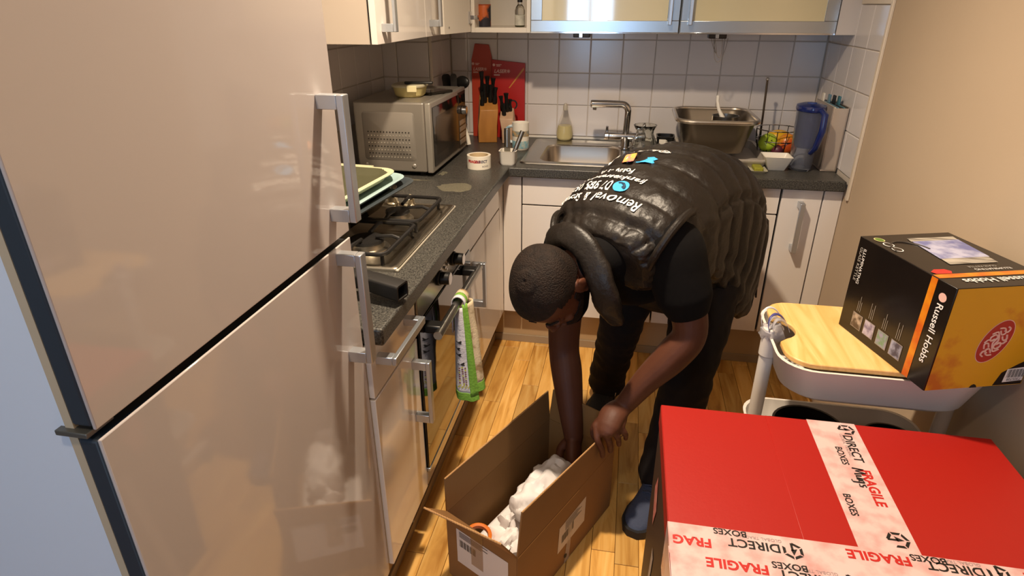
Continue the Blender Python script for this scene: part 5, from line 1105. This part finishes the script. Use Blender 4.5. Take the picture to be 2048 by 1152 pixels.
# --- shoes
def shoe(heel, toe, upm, solem, logo=None):
    heel, toe = V(heel), V(toe); d = (toe - heel).normalized(); L_ = (toe - heel).length; s = V((d.y, -d.x, 0))
    prof = [(0, .022, .060), (.06, .030, .075), (.2, .034, .088), (.36, .034, .088), (.5, .038, .066), (.68, .046, .052), (.84, .044, .044), (.95, .030, .034), (1.0, .012, .024)]
    mb = MB(); rings = []
    for (t, w_, h_) in prof:
        c = heel + d * L_ * t; rings.append([c + s * w_ * x + Z1 * z for x, z in [(1, .018), (1.0, .5 * h_), (.86, .82 * h_), (.5, .98 * h_), (0, h_), (-.5, .98 * h_), (-.86, .82 * h_), (-1, .5 * h_), (-1, .018), (0, .018)]])
    o = mb.loft(rings).build('shoe', upm, person, smooth=60, subsurf=1)
    sl = MB(); sl.loft([[heel + d * (L_ * (t * 1.03 - .015)) + s * (w_ + .003) * x + Z1 * z for x, z in [(1, .001), (1.04, .014), (1, .026), (-1, .026), (-1.04, .014), (-1, .001)]] for (t, w_, h_) in prof]); sl.build('sole', solem, o, smooth=50)
    lc = MB()
    for k in range(4): t = .46 + .07 * k; c = heel + d * L_ * t; hh = crom([p[2] for p in prof], .46 + .0 * k) * (1 - .16 * k) + .006; lc.tube([c - s * .018 + Z1 * (hh - .004), c + Z1 * (hh + .003), c + s * .018 + Z1 * (hh - .004)], .0026, 6)
    lc.build('laces', upm, o)
    if logo:
        pts = [(t - .14, z + .022) for t, z in [(.30, .036), (.40, .028), (.55, .030), (.80, .048), (.55, .040), (.42, .040), (.36, .046)]]
        MB().add([heel + d * L_ * t + s * logo * (crom([p[1] for p in prof], min(.99, .12 + t * .8)) + .0065) + Z1 * z for t, z in pts], [tuple(range(len(pts)))]).build('shoe_logo', M('pale_shoe_logo', '#c9a98e', .5), o, smooth=0, solid=.002)
    return o
shoe((1.232, -1.325, 0), (1.142, -1.568, 0), M('blue_grey_knit', '#3a4258', .8, bump=(200, .4)), M('dark_sole', '#17171c', .6))
shoe((1.055, -.800, 0), (1.000, -1.045, 0), M('black_mesh', '#171412', .75, bump=(200, .4)), M('black_sole', '#0e0d0d', .6), -1)

# --- padded vest: a parametric surface, quilted in bands across the back
VS = [((1.290, -.835, .735), .210, .160, .32), ((1.262, -.905, .775), .228, .172, .34), ((1.222, -1.00, .820), .224, .182, .32), ((1.170, -1.11, .845), .212, .178, .25), ((1.108, -1.23, .845), .205, .152, .18), ((1.042, -1.332, .826), .200, .125, .135), ((.992, -1.408, .796), .142, .086, .090)]
VC = [V(s[0]) for s in VS]; LAT = V((.905, -.42, .06)).normalized()
NB = 11
def vest_frame(s):
    s = min(max(s, 0), 1); c = crom(VC, s); t = (crom(VC, min(1, s + .02)) - crom(VC, max(0, s - .02))).normalized(); l = (LAT - t * LAT.dot(t)).normalized(); d = l.cross(t)
    if d.z < 0: d = -d
    return c, l, d, t
def vest_pt(s, phi, off=0., puff=True):
    """phi measured from the middle of the back, positive towards his left side"""
    c, l, d, t = vest_frame(s); a = crom([x[1] for x in VS], s); bt = crom([x[2] for x in VS], s); bb = crom([x[3] for x in VS], s)
    ca, sa = cos(phi), sin(phi); e = 2 / 2.35 if ca > 0 else 2 / (2.35 + 2.0 * min(1, -ca * 3)); x = a * math.copysign(abs(sa) ** e, sa); y = (bt if ca > 0 else bb) * math.copysign(abs(ca) ** e, ca)
    n_ = (l * (x / a / a) + d * (y / bt / bt)).normalized(); k = 0
    if puff:
        w_ = 1 - min(1, max(0, (s - .60) / .1)) * .45
        sb = s + .012 * noise.noise(V((phi * 1.7, s * 5, 2.)))
        k = .0145 * w_ * (abs(sin(pi * NB * sb)) ** .5 - .6)
        side = min(1, max(0, (abs(phi) - .95) / .3))
        k -= .012 * side * max(0, 1 - abs(((phi * 1.9) % 1.) - .5) * 9) * (1 if s < .62 else 0)
        k += .0055 * noise.noise(V((phi * 7, s * 16, 1.))) * (.4 + .6 * side) + .0035 * noise.noise(V((phi * 21, s * 34, 5.)))
        seam = max(0, 1 - abs(sin(pi * NB * sb)) * 3.2); k += .006 * seam * noise.noise(V((phi * 42, s * 9, 9.)))
        yk = min(1, max(0, (s - .885) / .018)); k -= .011 * yk; k += yk * .008 * (abs(sin(phi * 6.5 + .4)) ** .5 - .6)
    ph = math.atan2(sin(phi), cos(phi)); gq = math.exp(-((ph - 1.8) / .55) ** 2) * max(0, 1 - s / .5)
    return c + l * (x + .03 * gq) + d * y + n_ * (k + off) + V((0, 0, -.088 * gq))
vestm = M('black_padded_nylon', '#1b1612', .43, spec=.42, bump=(90, .38, 5), var=(20, .3, '#241c17'))
mb = MB(); NS, NP = 150, 132; rings = []
for i in range(NS + 1): rings.append([vest_pt(i / NS, 2 * pi * j / NP) for j in range(NP)])
c0, l0, d0, t0 = vest_frame(0)
lin_ = [[c0 + (p - c0) * .95 + t0 * .012 for p in rings[0]], [c0 + (p - c0) * .86 + t0 * .09 for p in rings[0]]]
lin_.reverse(); mb.loft(lin_ + rings, cap=True); vest = mb.build('vest', vestm, person, smooth=80)
MB().tube([vest_pt(.004, 2 * pi * j / 90) for j in range(90)], .0065, 8, closed=True).build('hem_binding', M('black_binding', '#0d0b0a', .6), vest)
# armhole bindings
for (sh, el, r_) in ((shL, elL, .088), (shR, elR, .086)):
    c = sh + V((-.004 if sh is shL else .01, 0, .0)); dd_ = (V((.75, -.35, -.35)) if sh is shL else V((-.8, .2, -.4))).normalized(); s, u, _d = frame_from(dd_)
    MB().tube([c + dd_ * .004 + (s * cos(a) * 1.0 + u * sin(a) * 1.12) * r_ for a in [2 * pi * i / 40 for i in range(40)]], .010, 10, closed=True).build('armhole_binding', vestm, vest)
# stand collar falling open at his left
cp_ = [(.858, -1.345, .775), (.866, -1.388, .828), (.905, -1.432, .860), (.950, -1.466, .850), (.985, -1.496, .812), (1.008, -1.515, .758), (1.030, -1.512, .700), (1.050, -1.494, .650)]
mb = MB(); rings = []
for i in range(61):
    t = i / 60; c = crom([V(p) for p in cp_], t); d = (crom([V(p) for p in cp_], min(1, t + .03)) - crom([V(p) for p in cp_], max(0, t - .03))).normalized()
    ax_ = (c - hd_c); ax_ = (ax_ - d * ax_.dot(d)).normalized(); bx_ = d.cross(ax_); k = (.5 + .5 * min(1, min(t, 1 - t) * 7)); ring = []
    for j in range(24):
        a = 2 * pi * j / 24; e_ = .75; ca, sa = cos(a), sin(a); p = c + (ax_ * .034 * math.copysign(abs(ca) ** e_, ca) + bx_ * .0165 * math.copysign(abs(sa) ** e_, sa)) * k
        ring.append(p + (p - c).normalized() * (.004 * noise.noise(p * 24) + .002 * noise.noise(p * 70)))
    rings.append(ring)
mb.loft(rings).build('collar', vestm, vest, smooth=80)
# zip pull hanging from the hem at his left
zp_ = vest_pt(.01, 1.75); MB().cyl(zp_, zp_ + V((.004, -.004, -.035)), .0045, 10, .003).build('toggle', plastic_k, vest)
# printed lettering on the back, laid on the surface
def vest_text(mb, s_, s0, phi0, size, k=1.0, **kw):
    vs, fs = text_data(s_, size, **kw); out = []
    for p in vs:
        s = s0 + p.y / .60; phi = phi0 - p.x / .175 * k; out.append(vest_pt(s, phi, .0035))
    mb.add(out, fs)
LET = dict(bold=.0003, shear=.15, spacing=1.04)
white_print = M('white_vest_print', '#e8e4de', .5)
def vtext(s_, s0, phi0, size, **kw):
    mb = MB(); vest_text(mb, s_, s0, phi0, size, **kw); return mb.build('lettering', white_print, vest, smooth=0)
vtext('Removal & Storage', .842, .38, .0300, **LET)
vtext('07985 053', .780, -.10, .0300, **LET)
vtext('frankieeremovals', .742, .19, .0228, **LET)
vtext('Follow us on', .700, -.03, .0165, **LET)
vtext('@frankiee', .552, .11, .0220, **LET)
def vblob(pts, s0, phi0, sc, name, mat, off=.0036):
    o_ = MB().add([vest_pt(s0 + y * sc / .60, phi0 - x * sc / .175, off) for x, y in pts], [tuple(range(len(pts)))]); return o_.build(name, mat, vest, smooth=0)
circ = [(.5 + .5 * cos(2 * pi * i / 20), .5 + .5 * sin(2 * pi * i / 20)) for i in range(20)]
vblob(circ, .772, .06, .027, 'phone_icon', M('icon_blue', '#3a9fd8', .5)); vblob([(.25, .75), (.4, .6), (.35, .45), (.55, .28), (.7, .32), (.78, .2), (.62, .12), (.35, .25), (.18, .5), (.15, .7)], .772, .06, .027, 'phone_icon_handset', M('icon_navy', '#16324a', .5), .0044)
vblob([(0, .3), (.25, .15), (.6, .2), (.85, .5), (1.0, .75), (.9, .78), (.95, .95), (.75, .92), (.55, .85), (.45, .65), (.15, .8), (.2, .55), (.05, .6), (.18, .42)], .605, .05, .034, 'bird_icon', MATS['icon_blue'])
vblob([(x, y) for x, y in rrect(.5, .5, 1, 1, .25, 4)], .597, -.20, .030, 'camera_icon', M('icon_pink_orange', '#d9607a', .5, var=(40, .9, '#e8b040', .4, .6))); vblob([(.5 + .28 * cos(2 * pi * i / 18), .5 + .28 * sin(2 * pi * i / 18)) for i in range(18)], .597, -.20, .030, 'camera_icon_ring', white_print, .0044); vblob([(.5 + .2 * cos(2 * pi * i / 18), .5 + .2 * sin(2 * pi * i / 18)) for i in range(18)], .597, -.20, .030, 'camera_icon_lens', MATS['icon_pink_orange'], .0052)
vblob([(0, 0), (.4, .1), (.55, .6), (.9, .7), (.9, .9), (.5, .95), (.3, .5), (0, .3)], .580, -.52, .028, 'note_icon', white_print)
